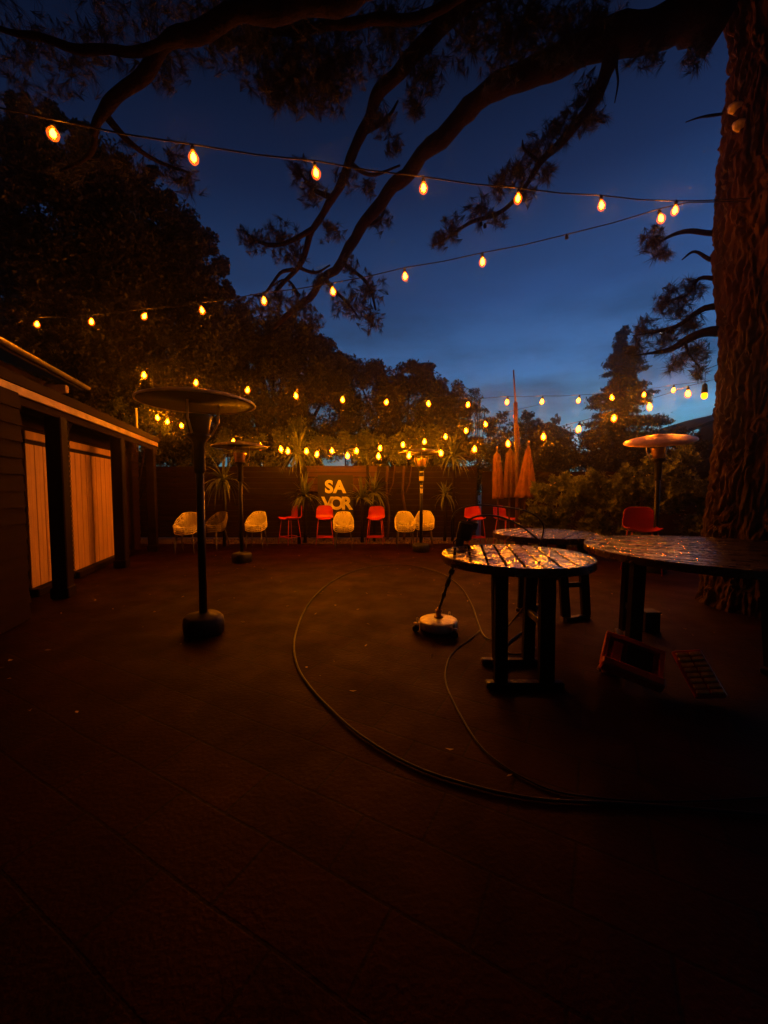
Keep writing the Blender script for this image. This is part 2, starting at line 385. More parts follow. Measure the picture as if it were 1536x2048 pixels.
mb = MB(); fbox(mb, -3, 6.75, -3, -.95, 2.3, 3.05); mb.build('upper_wall', 'siding', bld)
mb = MB(); mb.add([fr(-3,-.56,3.03), fr(7.0,-.56,3.03), fr(7.0,-3.4,4.1), fr(-3,-3.4,4.1), fr(-3,-.56,3.0), fr(7.0,-.56,3.0), fr(7.0,-3.4,4.05), fr(-3,-3.4,4.05)], [(0,1,2,3),(4,7,6,5),(0,4,5,1),(1,5,6,2),(2,6,7,3),(3,7,4,0)]); mb.build('upper_roof', 'roof', bld)
mb = MB(); pr = [(.045*math.cos(a), .05*math.sin(a)) for a in np.linspace(math.pi, 2*math.pi, 8)]; pr += [(.036*math.cos(a), .04*math.sin(a)) for a in np.linspace(2*math.pi, math.pi, 8)]
vs = []
for s_ in (-3, 7.06): vs += [fr(s_, -.50+x, 3.07+z) for x, z in pr]
k = len(pr); mb.add(vs, [(i, (i+1)%k, k+(i+1)%k, k+i) for i in range(k)]+[tuple(range(k)), tuple(range(2*k-1,k-1,-1))]); mb.build('gutter', 'gutter', bld)
for s_ in (3.1,4.9,6.6):
    mb = MB(); fbox(mb, s_-.045, s_+.045, -.9, -.6, 2.86, 2.98, .01); mb.build('rafter_tail', 'fascia', bld)
# rain chain by the first post
mb = MB()
for k in range(62):
    c = fr(5.24,-.045,2.2-k*.032); ring = []
    for j in range(8):
        a = 2*math.pi*j/8; w = Vector((0,0,.021*math.sin(a)))+(nd if k%2 else sd)*.011*math.cos(a); ring.append(c+w)
    mb.tube(ring, .0035, 5, closed=True)
tag(mb.build('rain_chain', 'black_metal', None, True), 'thin black link chain hanging beside the first dark post by the cream doors', 'chain')
mb = MB(); c = P(274, 862, 8.7); mb.lathe([(.022,-.45),(.022,.48),(.03,.482),(.03,.5),(0,.5)], 12, c); 
tag(mb.build('vent_pipe', 'label_white', None, True), 'thin pale vertical pipe standing behind the end of the shed roof', 'pipe')

# ---------------------------------------------------------------- back fence
fn = thing('back_fence', (-1.4,11,0), 'dark horizontal board fence across the back of the patio', 'fence')
def local(o, p): return Vector(p)-Vector(o.location)
mb = MB()
for k in range(13):
    z = .0+k*.155
    mb.box(local(fn,(-2.7,11.0-.012*(k%2),z+.078)), (10.6,.022,.134), None, .004)
mb.build('board_panel', 'fence_wood', fn)
for x in (-5.9,-4.1,-2.25,.3,2.1,2.5):
    mb = MB(); mb.box(local(fn,(x,11.05,1.02)), (.09,.07,2.04), None, .005); mb.build('post', 'dark_wood', fn)
lf = thing('raised_panel', (-1.17,10.93,0), 'raised board panel behind the cream lettering, with light tinted into it', 'fence panel')
mb = MB()
for k, (z0,z1) in enumerate(((1.30,1.50),(1.51,1.69),(1.71,1.83),(1.84,1.985))):
    mb.box(local(lf,(-1.17,10.93,(z0+z1)/2)), (1.95,.025+.004*(k%2),z1-z0-.008), None, .004)
mb.build('boards', 'fence_lit', lf)
mb = MB(); mb.box(local(lf,(-1.17,10.93,2.005)), (2.0,.05,.03), None, .004); mb.build('cap_rail', 'fence_lit', lf)
for x in (-2.1,-.24): MB().box(local(lf,(x,10.955,.9)), (.06,.02,1.8)).build('post', 'dark_wood', lf)
MB().box(local(fn,(-2.7,11.03,1.0)), (10.6,.012,1.98)).build('light_block_sheet', 'sign_board', fn)  # unseen dark sheet added to stop sky light through the board gaps
# side fence on the right behind the hedge
rf = thing('side_fence', (6,10.5,0), 'dark board fence behind the stools and folded parasols', 'fence')
mb = MB()
for k in range(12): mb.box(local(rf,(7.2,11.0-.006*(k%2),.08+k*.155)), (8.9,.022,.158), None, .004)
mb.build('board_panel', 'fence_wood', rf)

# lettering
sg = thing('letter_sign', P(671,1024,10.82), 'dark board with cream block letters reading SA VOR on the back fence', 'sign')
mb = MB(); mb.box((0,.02,.42), (.98,.03,1.20), None, .004); mb.build('sign_board', 'sign_board', sg)
def letters(ch, px, py, h):
    cu = bpy.data.curves.new('letter', 'FONT'); cu.body = ch; cu.size = h*1.42; cu.extrude = .012; cu.offset = .019; cu.align_x = 'CENTER'
    tmp = bpy.data.objects.new('tmp', cu); COL.objects.link(tmp); bpy.context.view_layer.update()
    me = bpy.data.meshes.new_from_object(tmp.evaluated_get(bpy.context.evaluated_depsgraph_get())); bpy.data.objects.remove(tmp)
    me.materials.clear(); me.materials.append(MATS['letters'])
    o = link('letter', me, sg, P(px, py, 10.805)-Vector(sg.location)); o.rotation_euler = (R_(90),0,0); return o
for ch, px, py in (('S',658,985),('A',679,985),('V',655,1018),('O',673,1018),('R',693,1018)): letters(ch, px, py, .335)

# ---------------------------------------------------------------- foliage things
def tree(name, label, cat, clumps, leafm, size, per, trunk=None, group=None, whl=False, up=.3, w=.5, base=None, blossom=0, dens=None):
    b = Vector(trunk[0]) if trunk else P(clumps[0][0], clumps[0][1], clumps[0][3]); b.z = 0
    t = thing(name, b, label, cat, group); Vs = []
    for (px, py, rp, D) in clumps:
        c = P(px, py, D); r = rp/F_PX*D*1.05; nn = int(per*(r/.6)**1.6)
        pts = clump_pts(c, r, nn, (1,.8,1), 10+int(rp/8))
        pts = pts[pts[:,2] > .05]
        if whl: Vs.append(whorls(pts[:len(pts)//6], unit(rand_unit(len(pts)//6)+np.array([0,-.8,.7])), size))
        else: Vs.append(leaves(pts, size, up, w))
    V = np.concatenate(Vs)-np.array(b)
    quads('crown', V, leafm, t)
    if trunk:
        mb = MB()
        top = P(clumps[0][0], clumps[0][1], clumps[0][3])-b
        mb.tube([(0,0,0), (.05,0,top.z*.4), tuple(top)], [trunk[1], trunk[1]*.8, trunk[1]*.3], 9)
        for cl in clumps[1:14]:
            q = P(cl[0], cl[1], cl[3])-b; m_ = Vector((.05,0,top.z*.3))
            mid = m_.lerp(q, .5)+Vector((0,0,-.15)); mb.tube([m_, mid, q], [trunk[1]*.5, trunk[1]*.3, .02], 6)
        mb.build('trunk', 'bark_limb', t, True)
    if blossom:
        pts = np.concatenate([clump_pts(P(*c[:2], c[3]), c[2]/F_PX*c[3], blossom, (1,.8,1)) for c in clumps])-np.array(b)
        pts = pts[pts[:,2] > .1]
        quads('blossom', leaves(pts, .035, 0, .9), 'blossom', t)
    return t
tree('broadleaf_tree', 'huge dark broadleaf tree rising behind the left building', 'tree',
     [(110,560,150,9.5),(60,330,90,8.6),(150,380,95,9),(20,470,120,9),(230,450,110,9.4),(310,490,85,9.8),(370,520,70,10),(390,590,75,10.2),(300,600,110,10),(200,620,120,9.6),(60,680,120,9),(180,730,110,9.2),(310,720,110,9.8),(410,680,80,10),(425,640,55,10.4),(400,760,80,10.2),(240,810,90,9.6),(340,820,70,10),(40,225,34,8.6),(95,245,38,8.7),(165,285,36,8.8),(215,330,40,9),(265,375,38,9.2),(320,415,34,9.5),(375,450,30,9.9),(410,490,26,10.1),(435,535,24,10.3),(450,585,22,10.4),(300,350,20,9.3),(345,395,16,9.6)],
     'leaf_dark', .085, 5600, ((-7.6,9.9,0), .35))
tree('broadleaf_tree', 'dark broadleaf tree behind the fence left of the sign', 'tree',
     [(520,720,75,12),(480,650,50,12),(545,680,50,12),(590,700,55,12.2),(640,700,36,12.4),(455,740,75,11.8),(610,670,30,12),(620,760,70,12),(680,735,36,12.4),(500,800,60,11.8),(590,820,60,12),(465,850,50,11.8),(570,650,30,12.2)],
     'leaf_dark', .10, 3200, ((-3.6,12.6,0), .22))
tree('broadleaf_tree', 'bushy dark tree behind the fence right of the sign', 'tree',
     [(790,785,60,13),(715,750,42,13),(750,745,30,13),(820,752,38,13),(860,768,40,13.2),(900,800,40,13.2),(930,815,28,13.4),(700,800,60,12.8),(860,830,55,13),(770,840,60,12.6),(925,850,36,13.2),(855,738,18,13.1),(660,770,40,12.8)],
     'leaf_dark', .10, 2600, ((.6,13.2,0), .2))
tree('dark_hedge', 'dark mass of hedge right behind the back board fence', 'hedge',
     [(345,900,50,11.9),(410,880,55,12),(470,870,50,12),(530,880,50,12),(590,870,50,12),(650,880,50,12.2),(710,870,50,12.2),(770,880,50,12.2),(830,870,50,12.2),(890,880,50,12.2),(930,900,40,12.2),(370,850,40,11.9),(500,920,50,11.9),(620,920,50,11.9),(740,920,50,11.9),(860,920,50,11.9),(390,930,50,11.8),(310,900,50,11.5),(300,950,50,11.5)],
     'leaf_dark', .11, 2300)
tree('slender_tree', 'thin airy young tree at the right end of the dark tree line', 'tree',
     [(948,785,16,14),(960,800,14,14),(938,800,18,14),(955,830,22,14),(970,820,10,14.1)], 'leaf_dark', .07, 700, ((3.3,14,0), .04))
for i, (cl, lab) in enumerate((
  ([(455,880,30,11.4),(480,905,26,11.3),(430,905,26,11.3),(510,890,30,11.4),(500,930,22,11.3),(540,925,22,11.3)], 'leafy shrub spilling over the fence behind the second patio heater'),
  ([(560,880,34,11.4),(600,870,36,11.5),(640,885,34,11.4),(620,915,16,11.3)], 'leafy shrub over the fence behind the bright spiky plant'),
  ([(690,890,30,11.4),(730,885,36,11.4),(712,908,20,11.3),(770,895,30,11.4),(740,915,18,11.25)], 'bright leaved shrub over the fence right above the cream lettering'),
  ([(815,890,34,11.4),(850,875,36,11.5),(800,915,22,11.3),(870,905,28,11.4),(835,925,20,11.3)], 'leafy shrub over the fence behind the heater with white stickers'))):
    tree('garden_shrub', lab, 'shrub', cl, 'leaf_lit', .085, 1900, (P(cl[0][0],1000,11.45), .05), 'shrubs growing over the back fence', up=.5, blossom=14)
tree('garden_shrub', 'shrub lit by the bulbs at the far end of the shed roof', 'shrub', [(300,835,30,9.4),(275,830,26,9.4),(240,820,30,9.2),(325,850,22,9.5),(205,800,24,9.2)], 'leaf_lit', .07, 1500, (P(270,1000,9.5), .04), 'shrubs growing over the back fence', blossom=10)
# low tree line far right
for i, (cl, lab) in enumerate((
  ([(985,845,18,18),(1005,832,14,18),(970,855,20,18),(1000,870,30,17.5)], 'low far shrub on the skyline left of the mast'),
  ([(1052,835,17,18.5),(1070,848,20,18),(1040,860,26,18),(1060,880,30,17.5)], 'low far shrub on the skyline just right of the mast'),
  ([(1112,840,11,19),(1100,862,22,18.5),(1130,870,24,18.5),(1115,890,30,18)], 'low far shrub with a thin top left of the conifer'))):
    tree('skyline_shrub', lab, 'shrub', cl, 'leaf_dark', .13, 700, None, 'far shrubs along the skyline')
tree('dark_hedge', 'tall dark hedge behind the folded parasols', 'hedge',
     [(900,960,50,12),(960,900,50,12),(1010,900,50,12),(1070,910,55,11.6),(1130,905,50,11.5),(1190,900,50,11.5),(960,960,55,11.8),(1010,970,50,11.8),(1250,905,45,11.5),(1310,910,45,11.3),(1370,900,50,11),(1080,960,50,11.3)],
     'leaf_dark', .09, 2000)
for i, (cl, lab) in enumerate((
  ([(1085,990,34,8.3),(1070,1030,36,8.2),(1110,1040,40,8.1),(1120,970,34,8.2),(1085,1075,34,8)], 'leafy green hedge shrub beside the flared folded parasol'),
  ([(1165,965,38,8),(1150,1005,42,7.9),(1190,1030,44,7.8),(1160,1070,40,7.7),(1205,985,36,7.9)], 'leafy green hedge shrub in the middle behind the small table'),
  ([(1250,960,40,7.8),(1240,1005,44,7.7),(1290,980,44,7.7),(1250,1060,40,7.5),(1300,930,30,7.9)], 'leafy green hedge shrub behind the red stool by the big table'),
  ([(1350,950,46,7.6),(1340,1010,46,7.5),(1400,980,46,7.4),(1390,1040,44,7.3),(1440,1000,50,7.3),(1370,910,30,7.8)], 'leafy green hedge shrub nearest the pine trunk'))):
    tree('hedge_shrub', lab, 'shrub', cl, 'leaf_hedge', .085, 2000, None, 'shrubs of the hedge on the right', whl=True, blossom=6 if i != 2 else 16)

# conifer far right
cf = thing('conifer_tree', P(1240,900,16).xy.to_3d(), 'dark layered conifer against the evening sky on the right', 'conifer')
bz = Vector(cf.location); ztop = P(1240,660,16).z; Vs = []
mb = MB(); mb.tube([(0,0,0),(.03,0,4),(0,0,ztop)], [.22,.12,.02], 8); mb.build('trunk', 'bark_limb', cf, True)
mbb = MB()
for k in range(230):
    f = (k/230)**.8; z = ztop-(ztop-1.6)*f; a = rng.random()*6.28
    r = (.12+1.95*f)*(.65+.55*rng.random())*(1+.22*math.sin(f*34))
    tip = np.array([math.cos(a)*r, math.sin(a)*r, z-.10*r+.10*rng.random()]); st = np.array([0,0,z+.08])
    mbb.tube([st, tip], [.02,.006], 4, False)
    t_ = rng.random((int(90+170*r),1))**.7; nn = len(t_); pts = st+(tip-st)*t_+rng.normal(size=(nn,3))*np.array([.13,.13,.06])*(.4+r*.3)
    Vs.append(leaves(pts, .15, .1, .32))
quads('crown', np.concatenate(Vs), 'conifer', cf); mbb.build('branches', 'bark_limb', cf)
# neighbour roofs
hs = thing('neighbour_house', (11.5,15,0), 'dark neighbouring house roof rising toward the pine trunk', 'house')
a0 = P(1290,893,15); a1 = P(1420,842,15)
mb = MB(); A = [local(hs,a0), local(hs,a1), local(hs,(a1.x+3,15,a1.z+.9)), local(hs,(a1.x+7,15,a1.z-1.4))]
vs = [tuple(p) for p in A]+[(p[0],p[1]+5,p[2]) for p in A]+[(p[0],p[1],p[2]-.12) for p in A]+[(p[0],p[1]+5,p[2]-.12) for p in A]
mb.add(vs, [(0,1,5,4),(1,2,6,5),(2,3,7,6),(8,12,13,9),(9,13,14,10),(10,14,15,11),(0,8,9,1),(1,9,10,2),(2,10,11,3),(0,4,12,8)]); mb.build('roof', 'roof', hs)
mb = MB(); mb.add([(A[0][0]+.6,.3,-.0),(A[3][0]-.8,.3,0),(A[3][0]-.8,.3,1.9),(A[2][0],.3,A[2][2]-.15),(A[1][0],.3,A[1][2]-.15),(A[0][0]+.6,.3,1.9),(A[0][0]+.6,4.8,0),(A[0][0]+.6,4.8,1.9)], [(0,1,2,3,4,5),(0,5,7,6)]); mb.build('wall', 'house_wall', hs)
hs = thing('neighbour_house', P(1100,980,22).xy.to_3d(), 'small dark far gable roof on the skyline between mast and conifer', 'house')
mb = MB(); r0 = local(hs,P(1055,868,22)); r1 = local(hs,P(1098,843,22)); r2 = local(hs,P(1150,868,22))
mb.add([r0,r1,r2]+[p+Vector((0,4,0)) for p in (r0,r1,r2)]+[r0-Vector((0,0,.15)),r2-Vector((0,0,.15))], [(0,1,4,3),(1,2,5,4),(0,1,2)]); mb.build('roof', 'roof', hs)
mb = MB(); mb.box((( r0.x+r2.x)/2,2,(r0.z-.02)/2), (r2.x-r0.x-.4,3.8,r0.z-.02)); mb.build('wall', 'house_wall', hs)

# ---------------------------------------------------------------- big pine
TC = Vector((4.33,4.44,0)); pine = thing('pine_tree', TC, 'massive old pine with rugged bark trunk at the right edge and limbs overhead', 'tree')
na, nz = 220, 620; vs = []; fs = []
for j in range(nz+1):
    z = j/nz*8.6; base = .50+.07*math.exp(-z/.25)+.06*math.exp(-((z-4.4)/.7)**2)+.02*math.sin(z*1.7)
    if z > 6.2: base += .10*(z-6.2)
    cx = .03*math.sin(z*.9); cy = .02*math.cos(z*.7)
    for i in range(na):
        a = 2*math.pi*i/na; u = Vector((math.cos(a)*1.6, math.sin(a)*1.6, z*.8)); f1 = noise.noise(u)
        w_ = noise.noise(Vector((math.cos(a)*3, math.sin(a)*3, z*2.2)))*.9
        dd, _ = noise.voronoi(Vector((math.cos(a+w_*.18)*6.5, math.sin(a+w_*.18)*6.5, z*2.9+w_*1.6)))
        cr_ = min(1, (dd[1]-dd[0])*2.6); d = noise.noise(Vector((math.cos(a)*14, math.sin(a)*14, z*13)))
        r = base+.05*f1-.045*(1-cr_)**1.4+.022*d+.035*noise.noise(Vector((math.cos(a)*7,math.sin(a)*7,z*5)))
        vs.append((cx+r*math.cos(a), cy+r*math.sin(a), z))
for j in range(nz):
    for i in range(na):
        i2 = (i+1)%na; fs.append((j*na+i, j*na+i2, (j+1)*na+i2, (j+1)*na+i))
MB().add(vs, fs).build('trunk', 'bark_pine', pine, False)
for px, py in ((1472,215),(1481,250)):
    q = P(px,py,1); u = Vector((q.x,1,0)).normalized(); dv = (TC-u*TC.dot(u)).length
    s_ = TC.dot(u)-math.sqrt(max(.0,.53**2-dv**2)); pt = P(px,py,u.y*s_)
    out = (Vector((pt.x,pt.y,0))-TC).normalized()
    mb = MB(); Mx = out.to_track_quat('Z','Y').to_matrix(); mb.lathe([(.045,-.12),(.05,-.02),(.042,.03),(0,.036)], 12, pt-TC+out*.03, lambda a,z: 1+.2*math.sin(3*a+1), Mx)
    mb.build('branch_scar', 'scar', pine, True)
def limb(pts, name='limb', m='bark_limb', n=60, seed=0):
    q = bez([tuple(P(a,b,D)-TC)+(r/F_PX*D,) for a,b,D,r in pts], n); out = []; rr = []
    for i, p in enumerate(q):
        v = Vector(p[:3]); w = noise.noise_vector(v*2.3+Vector((seed,0,0)))*(.10*min(1,p[3]*14))
        out.append(v+w); rr.append(p[3]*(1+.28*noise.noise(v*5)))
    mb = MB(); mb.tube(out, rr, 12)
    return mb.build(name, m, pine, True), out
L1 = [(1450,30,4.6,66),(1330,45,4.7,50),(1230,75,4.8,42),(1140,115,5,37),(1050,150,5.2,33),(970,190,5.4,27),(900,250,5.7,23),(830,330,6.1,20),(775,385,6.4,17),(720,455,6.8,14),(680,525,7.2,12),(630,580,7.6,10),(590,615,8,8),(550,650,8.4,6)]
L2 = [(1180,-90,4.5,34),(960,-10,4.6,27),(870,60,4.8,23),(800,130,5,19),(755,190,5.2,16),(725,260,5.5,14),(700,330,5.8,13),(668,400,6.1,11),(625,460,6.4,9),(595,530,6.8,7),(550,585,7.2,5)]
L3 = [(1450,-90,4.3,60),(1000,-80,3.7,44),(700,-20,3.5,38),(480,40,3.4,34),(340,75,3.5,30),(275,135,3.6,25),(228,185,3.7,21),(204,230,3.8,17),(188,275,3.9,9)]
L4 = [(1245,60,4.8,17),(1215,140,4.9,14),(1185,200,5,12),(1130,280,5.2,9),(1080,330,5.4,7),(1030,395,5.6,5),(985,430,5.8,4.5),(930,455,6,3.5),(866,492,6.2,1.5)]
L5 = [(370,75,3.5,26),(250,95,3.5,22),(170,95,3.5,20),(80,75,3.5,16),(-60,40,3.5,12)]
L6 = [(1000,-60,4.2,30),(880,10,4.3,24),(700,50,4.4,20),(560,60,4.5,16),(430,90,4.6,12)]
th = lambda l, k: [(a,b,D,r*k) for a,b,D,r in l]
for i, l in enumerate((th(L1,.70),th(L2,.66),th(L3,.5),th(L4,.85),th(L5,.4),th(L6,.4))): limb(l, seed=i*3)
TW = [[(1500,470,4.72,5),(1430,470,4.75,5),(1380,463,4.8,4),(1345,470,4.9,3),(1310,490,5,1.5)],[(1500,520,4.72,4),(1430,520,4.75,4),(1390,505,4.8,2.5),(1365,520,4.8,1.2)],[(1500,560,4.72,5),(1430,560,4.75,5),(1395,560,4.9,4),(1375,590,5,3),(1330,605,5.1,1.5)],
 [(1500,610,4.72,6),(1430,610,4.75,6),(1395,625,4.9,5),(1350,655,5,4),(1290,668,5.2,2),(1265,672,5.3,1)],[(1500,660,4.72,9),(1430,660,4.75,9),(1390,672,4.85,8),(1345,695,5,6),(1300,705,5.1,3),(1260,712,5.2,1)],[(1370,680,4.9,3),(1380,710,4.95,2),(1400,735,5,1)],
 [(1238,70,4.8,3),(1234,130,4.8,2.5),(1236,165,4.8,2),(1229,205,4.8,1)],[(1490,222,4.75,3),(1425,230,4.8,2.5),(1400,235,4.8,1.6),(1372,245,4.8,.8)],
 [(725,260,5.5,6),(770,240,5.5,4),(795,200,5.5,2)],[(700,330,5.8,5),(745,350,5.8,3),(800,330,5.8,2)],[(668,400,6.1,6),(630,380,6.1,4),(600,345,6.1,2)],[(625,460,6.4,5),(560,490,6.4,4),(510,480,6.5,3),(485,460,6.5,1.5)],[(595,530,6.8,4),(630,545,6.9,2.5),(660,530,7,1.5)],
 [(680,525,7.2,5),(730,560,7.2,3),(750,620,7.2,2)],[(650,565,7.4,4),(690,600,7.4,3),(720,640,7.5,1.5)],[(720,455,6.8,5),(760,440,6.8,3),(775,400,6.8,1.5)],[(204,225,3.8,8),(270,290,4,5),(330,330,4.3,3),(385,350,4.5,1.5)],[(205,240,3.9,6),(180,310,4.2,4),(120,340,4.4,2)],
 [(1130,280,5.2,4),(1170,240,5.2,3),(1210,245,5.2,1.5)],[(1080,330,5.4,4),(1050,300,5.4,3),(1045,280,5.4,1)],[(600,590,7.7,4),(570,560,7.8,2),(520,590,8,1)],[(590,540,6.8,4),(560,545,6.8,3),(530,590,6.8,2),(500,590,6.8,1)]]
for i, l in enumerate(TW): limb(l, 'twig', n=16, seed=40+i)
CL = [(600,60,100,4.6,95),(520,90,70,4.6,60),(430,70,60,4.5,40),(590,150,60,4.8,60),(650,170,50,4.9,50),(560,190,35,4.8,26),(690,120,50,4.8,40),(780,60,70,4.8,60),(850,150,35,5,30),(830,210,22,5,14),(940,50,70,4.8,60),(1010,80,70,5,60),(1060,40,60,4.8,50),(1130,60,60,4.8,50),(1190,40,60,4.8,40),(760,240,26,5.4,14),(790,290,20,5.6,9),
 (600,345,24,6.1,14),(625,385,26,6.1,16),(660,460,26,6.4,14),(560,480,36,6.4,24),(510,480,30,6.5,18),(590,510,24,6.6,14),(690,360,22,5.8,12),(740,370,18,6,8),(760,440,22,6.8,14),(700,530,18,7,9),(735,580,34,7.2,28),(690,610,30,7.4,20),(740,640,26,7.3,18),(640,560,22,7.3,12),(560,600,34,7.2,24),(600,610,26,7.8,18),(520,620,24,7,16),(620,640,26,7.6,16),
 (1180,180,26,5,20),(1150,235,28,5.1,20),(1110,270,28,5.2,18),(1190,240,20,5.2,10),(1070,300,26,5.4,16),(1040,345,26,5.5,18),(1090,345,18,5.4,10),(1000,375,22,5.6,14),(1050,390,18,5.6,9),(960,420,26,5.8,18),(1000,440,14,5.8,6),(905,455,24,6,14),(880,480,18,6.1,10),(1010,350,16,5.5,6),
 (1305,480,22,5,16),(1320,505,16,5,10),(1335,600,26,5.1,20),(1385,575,22,5,14),(1360,620,20,5,10),(1290,660,22,5.2,16),(1330,680,26,5.1,18),(1385,650,22,5,14),(1390,700,28,5,20),(1350,725,18,5,10),(1270,700,20,5.2,12),(1400,740,16,5,8),(1280,90,36,4.8,20),(1390,110,26,4.7,12),(1310,110,20,4.8,8),
 (300,40,90,3.8,40),(150,120,60,4,20),(60,90,80,3.9,26),(40,170,50,4,14),(330,130,40,3.8,14),(250,330,45,4.4,12),(345,330,40,4.4,14),(375,370,26,4.5,8),(150,330,50,4.4,12),(210,60,60,3.8,20),(470,20,80,4,40)]
Ns = []
for (px,py,rp,D,cnt) in CL:
    c = np.array(P(px,py,D)-TC); r = rp/F_PX*D
    k = int(cnt*2.6); tp = c+rand_unit(k)*(rng.random((k,1))**.5)*r*np.array([1.12,.8,1.12])
    tw_ = np.array([.0035,0,0])*D/5; cs = c+rand_unit(k)*r*.18; md = (cs+tp)/2+rand_unit(k)*r*.12
    Ns.append(np.stack([cs-tw_, cs+tw_, md], 1)); Ns.append(np.stack([md-tw_*.8, md+tw_*.8, tp], 1))
    Ns.append(np.stack([cs+tw_, md+tw_*.8, md-tw_*.8], 1))
    ax = unit(rand_unit(k)*.75+np.array([0,0,-.25])); m_ = 26
    B = np.repeat(tp, m_, 0); A_ = np.repeat(ax, m_, 0); nn = len(B)
    B = B-A_*rng.random((nn,1))*.07; dr = unit(A_+rand_unit(nn)*.62+np.array([0,0,-.12])); ln = .10+.08*rng.random((nn,1))
    sdv = unit(np.cross(dr, rand_unit(nn)))*(.0024*D/5)
    Ns.append(np.stack([B-sdv, B+sdv, B+dr*ln], 1))
quads('needle_foliage', np.concatenate(Ns), 'needles', pine)
for (px,py,D) in ((1336,661,4.98),(962,448,5.85),(970,452,5.85),(1345,664,5.0)):
    MB().lathe([(0,-.035),(.02,-.025),(.026,0),(.018,.03),(0,.042)], 10, P(px,py,D)-TC).build('cone', 'bark_limb', pine, True)
# moon
mn = P(1323,660,150); mb = MB(); rm = 1.15; nseg = 24; vs = []; 
for k in range(nseg+1):
    a = math.pi*k/nseg - R_(150); ca, sa = math.cos(a), math.sin(a); wth = .42*math.sin(math.pi*k/nseg)
    vs += [(ca*rm,-.05,sa*rm), (ca*(rm*(1-wth)),-.05,sa*(rm*(1-wth))), (ca*rm,.25,sa*rm)]
fs = []
for k in range(nseg): 
    a = 3*k; fs += [(a,a+3,a+4,a+1),(a,a+2,a+5,a+3),(a+1,a+4,a+5,a+2)]
mb.add(vs, fs); o = mb.build('moon', 'moon_light', None, loc=mn); tag(o, 'tiny white crescent moon glimpsed behind a pine twig', 'moon')

# ---------------------------------------------------------------- string lights
ng = [0]
BM_ = {}
def bulb_meshes():
    mb = MB(); mb.lathe([(.010,.036),(.014,.022),(.021,.008),(.025,-.008),(.021,-.026),(.010,-.038),(0,-.041)], 10); BM_['f'] = mb
    mb = MB(); mb.lathe([(.018,.062),(.024,.045),(.041,.02),(.051,-.008),(.044,-.042),(.024,-.066),(0,-.074)], 18); BM_['g'] = mb
    mb = MB(); mb.lathe([(0,.125),(.010,.122),(.014,.10),(.022,.095),(.022,.058),(.0,.056)], 12); BM_['s'] = mb
bulb_meshes(); me_f = {}; me_g = me_s = None
def string(label, pts, ends, dead=(), dim=(), fm='filament_far', bs=1.0):
    """pts: bulb centres in world; ends: extra wire points before and after"""
    global me_g, me_s
    st = thing('string_lights', pts[0], label, 'string lights', 'strings of amber bulbs over the patio'); o0 = Vector(st.location)
    wire = [Vector(e) for e in ends[0]]; 
    for i, p in enumerate(pts):
        q = p+Vector((0,0,.118*bs)); 
        if i: wire.append((wire[-1]+q)/2-Vector((0,0,.012)))
        wire.append(q)
    wire += [Vector(e) for e in ends[1]]
    MB().tube([w-o0 for w in wire], .0055, 6).build('wire', 'black_metal', st, True)
    for i, p in enumerate(pts):
        if me_s is None:
            s0 = BM_['s'].build('lamp_socket', 'black_plastic', st, True); me_s = s0.data
        else: s0 = link('lamp_socket', me_s, st)
        s0.location = p-o0; s0.scale = (bs,)*3; s0.rotation_euler = (rng.normal()*.12, rng.normal()*.12, 0)
        if i in dead: continue
        if me_g is None: g = BM_['g'].build('bulb_glass', 'amber_glass', s0, True); me_g = g.data
        else: link('bulb_glass', me_g, s0)
        if i in dim:
            BM_['f'].build('filament', 'filament_dim', s0, True); continue
        if fm not in me_f: g = BM_['f'].build('filament', fm, s0, True); me_f[fm] = g.data
        else: link('filament', me_f[fm], s0)
def run(pxs, D0, k, t=None):
    return [P(a,b,D0*(1+k*(i if t is None else t[i]))) for i,(a,b) in enumerate(pxs)]
S1 = run([(106,266),(387,314),(632,345),(847,375),(1036,396),(1203,410),(1350,420)], 2.72, .0789)
string('nearest and highest bulb string, sloping from upper left to the pine trunk', S1, ([P(-160,180,2.55)], [P(1412,401,4.12), Vector((3.98,4.25,4.4))]), fm='filament_near', bs=.72)
S2 = run([(1322,436),(1134,487),(965,523),(810,552),(666,582),(528,601),(404,620),(289,632),(183,643),(74,648)], 4.13, .0428)
string('second bulb string with one empty socket, from the trunk to the left roof', S2, ([Vector((3.99,4.3,4.4)), P(1375,405,4.15)], [P(-60,645,5.9)]), dead=(1,), fm='filament_near', bs=.8)
S3 = run([(288,750),(392,765),(495,780),(592,791),(685,799),(773,804),(857,807),(936,809),(1014,804),(1084,803),(1157,801),(1224,795),(1288,789),(1347,780)], 7.13, .0273)
string('long level bulb string across the middle above the dark trees', S3, ([P(200,725,6.9)], [P(1415,762,9.7), P(1470,750,9.9)]), fm='filament_mid', bs=1.05)
S4 = run([(1376,787),(1299,813),(1228,836),(1157,858),(1087,873),(1016,887),(949,898),(882,906),(818,911),(757,912),(695,911),(634,908),(576,902),(521,893),(467,883)], 7.5, .0125)
string('lowest long bulb string curving down over the fence lettering', S4, ([P(1418,762,7.4)], [P(420,868,9.0)]), bs=1.2)
S5 = run([(1031,831),(971,848),(932,861),(891,873),(849,883),(806,889),(760,896),(713,901),(664,901),(613,902),(562,898)], 9.7, -.0130)
string('short bulb string dipping just above the lowest one by the fence', S5, ([P(1085,808,9.9)], [P(500,885,8.4)]), bs=1.15)
S6 = [P(363,851,9.3),P(335,843,8.9),P(315,835,8.5)]
string('three bulbs of a string seen end on beside the shed roof', S6, ([P(420,868,10.3)], [P(285,822,8.2)]), bs=1.1)
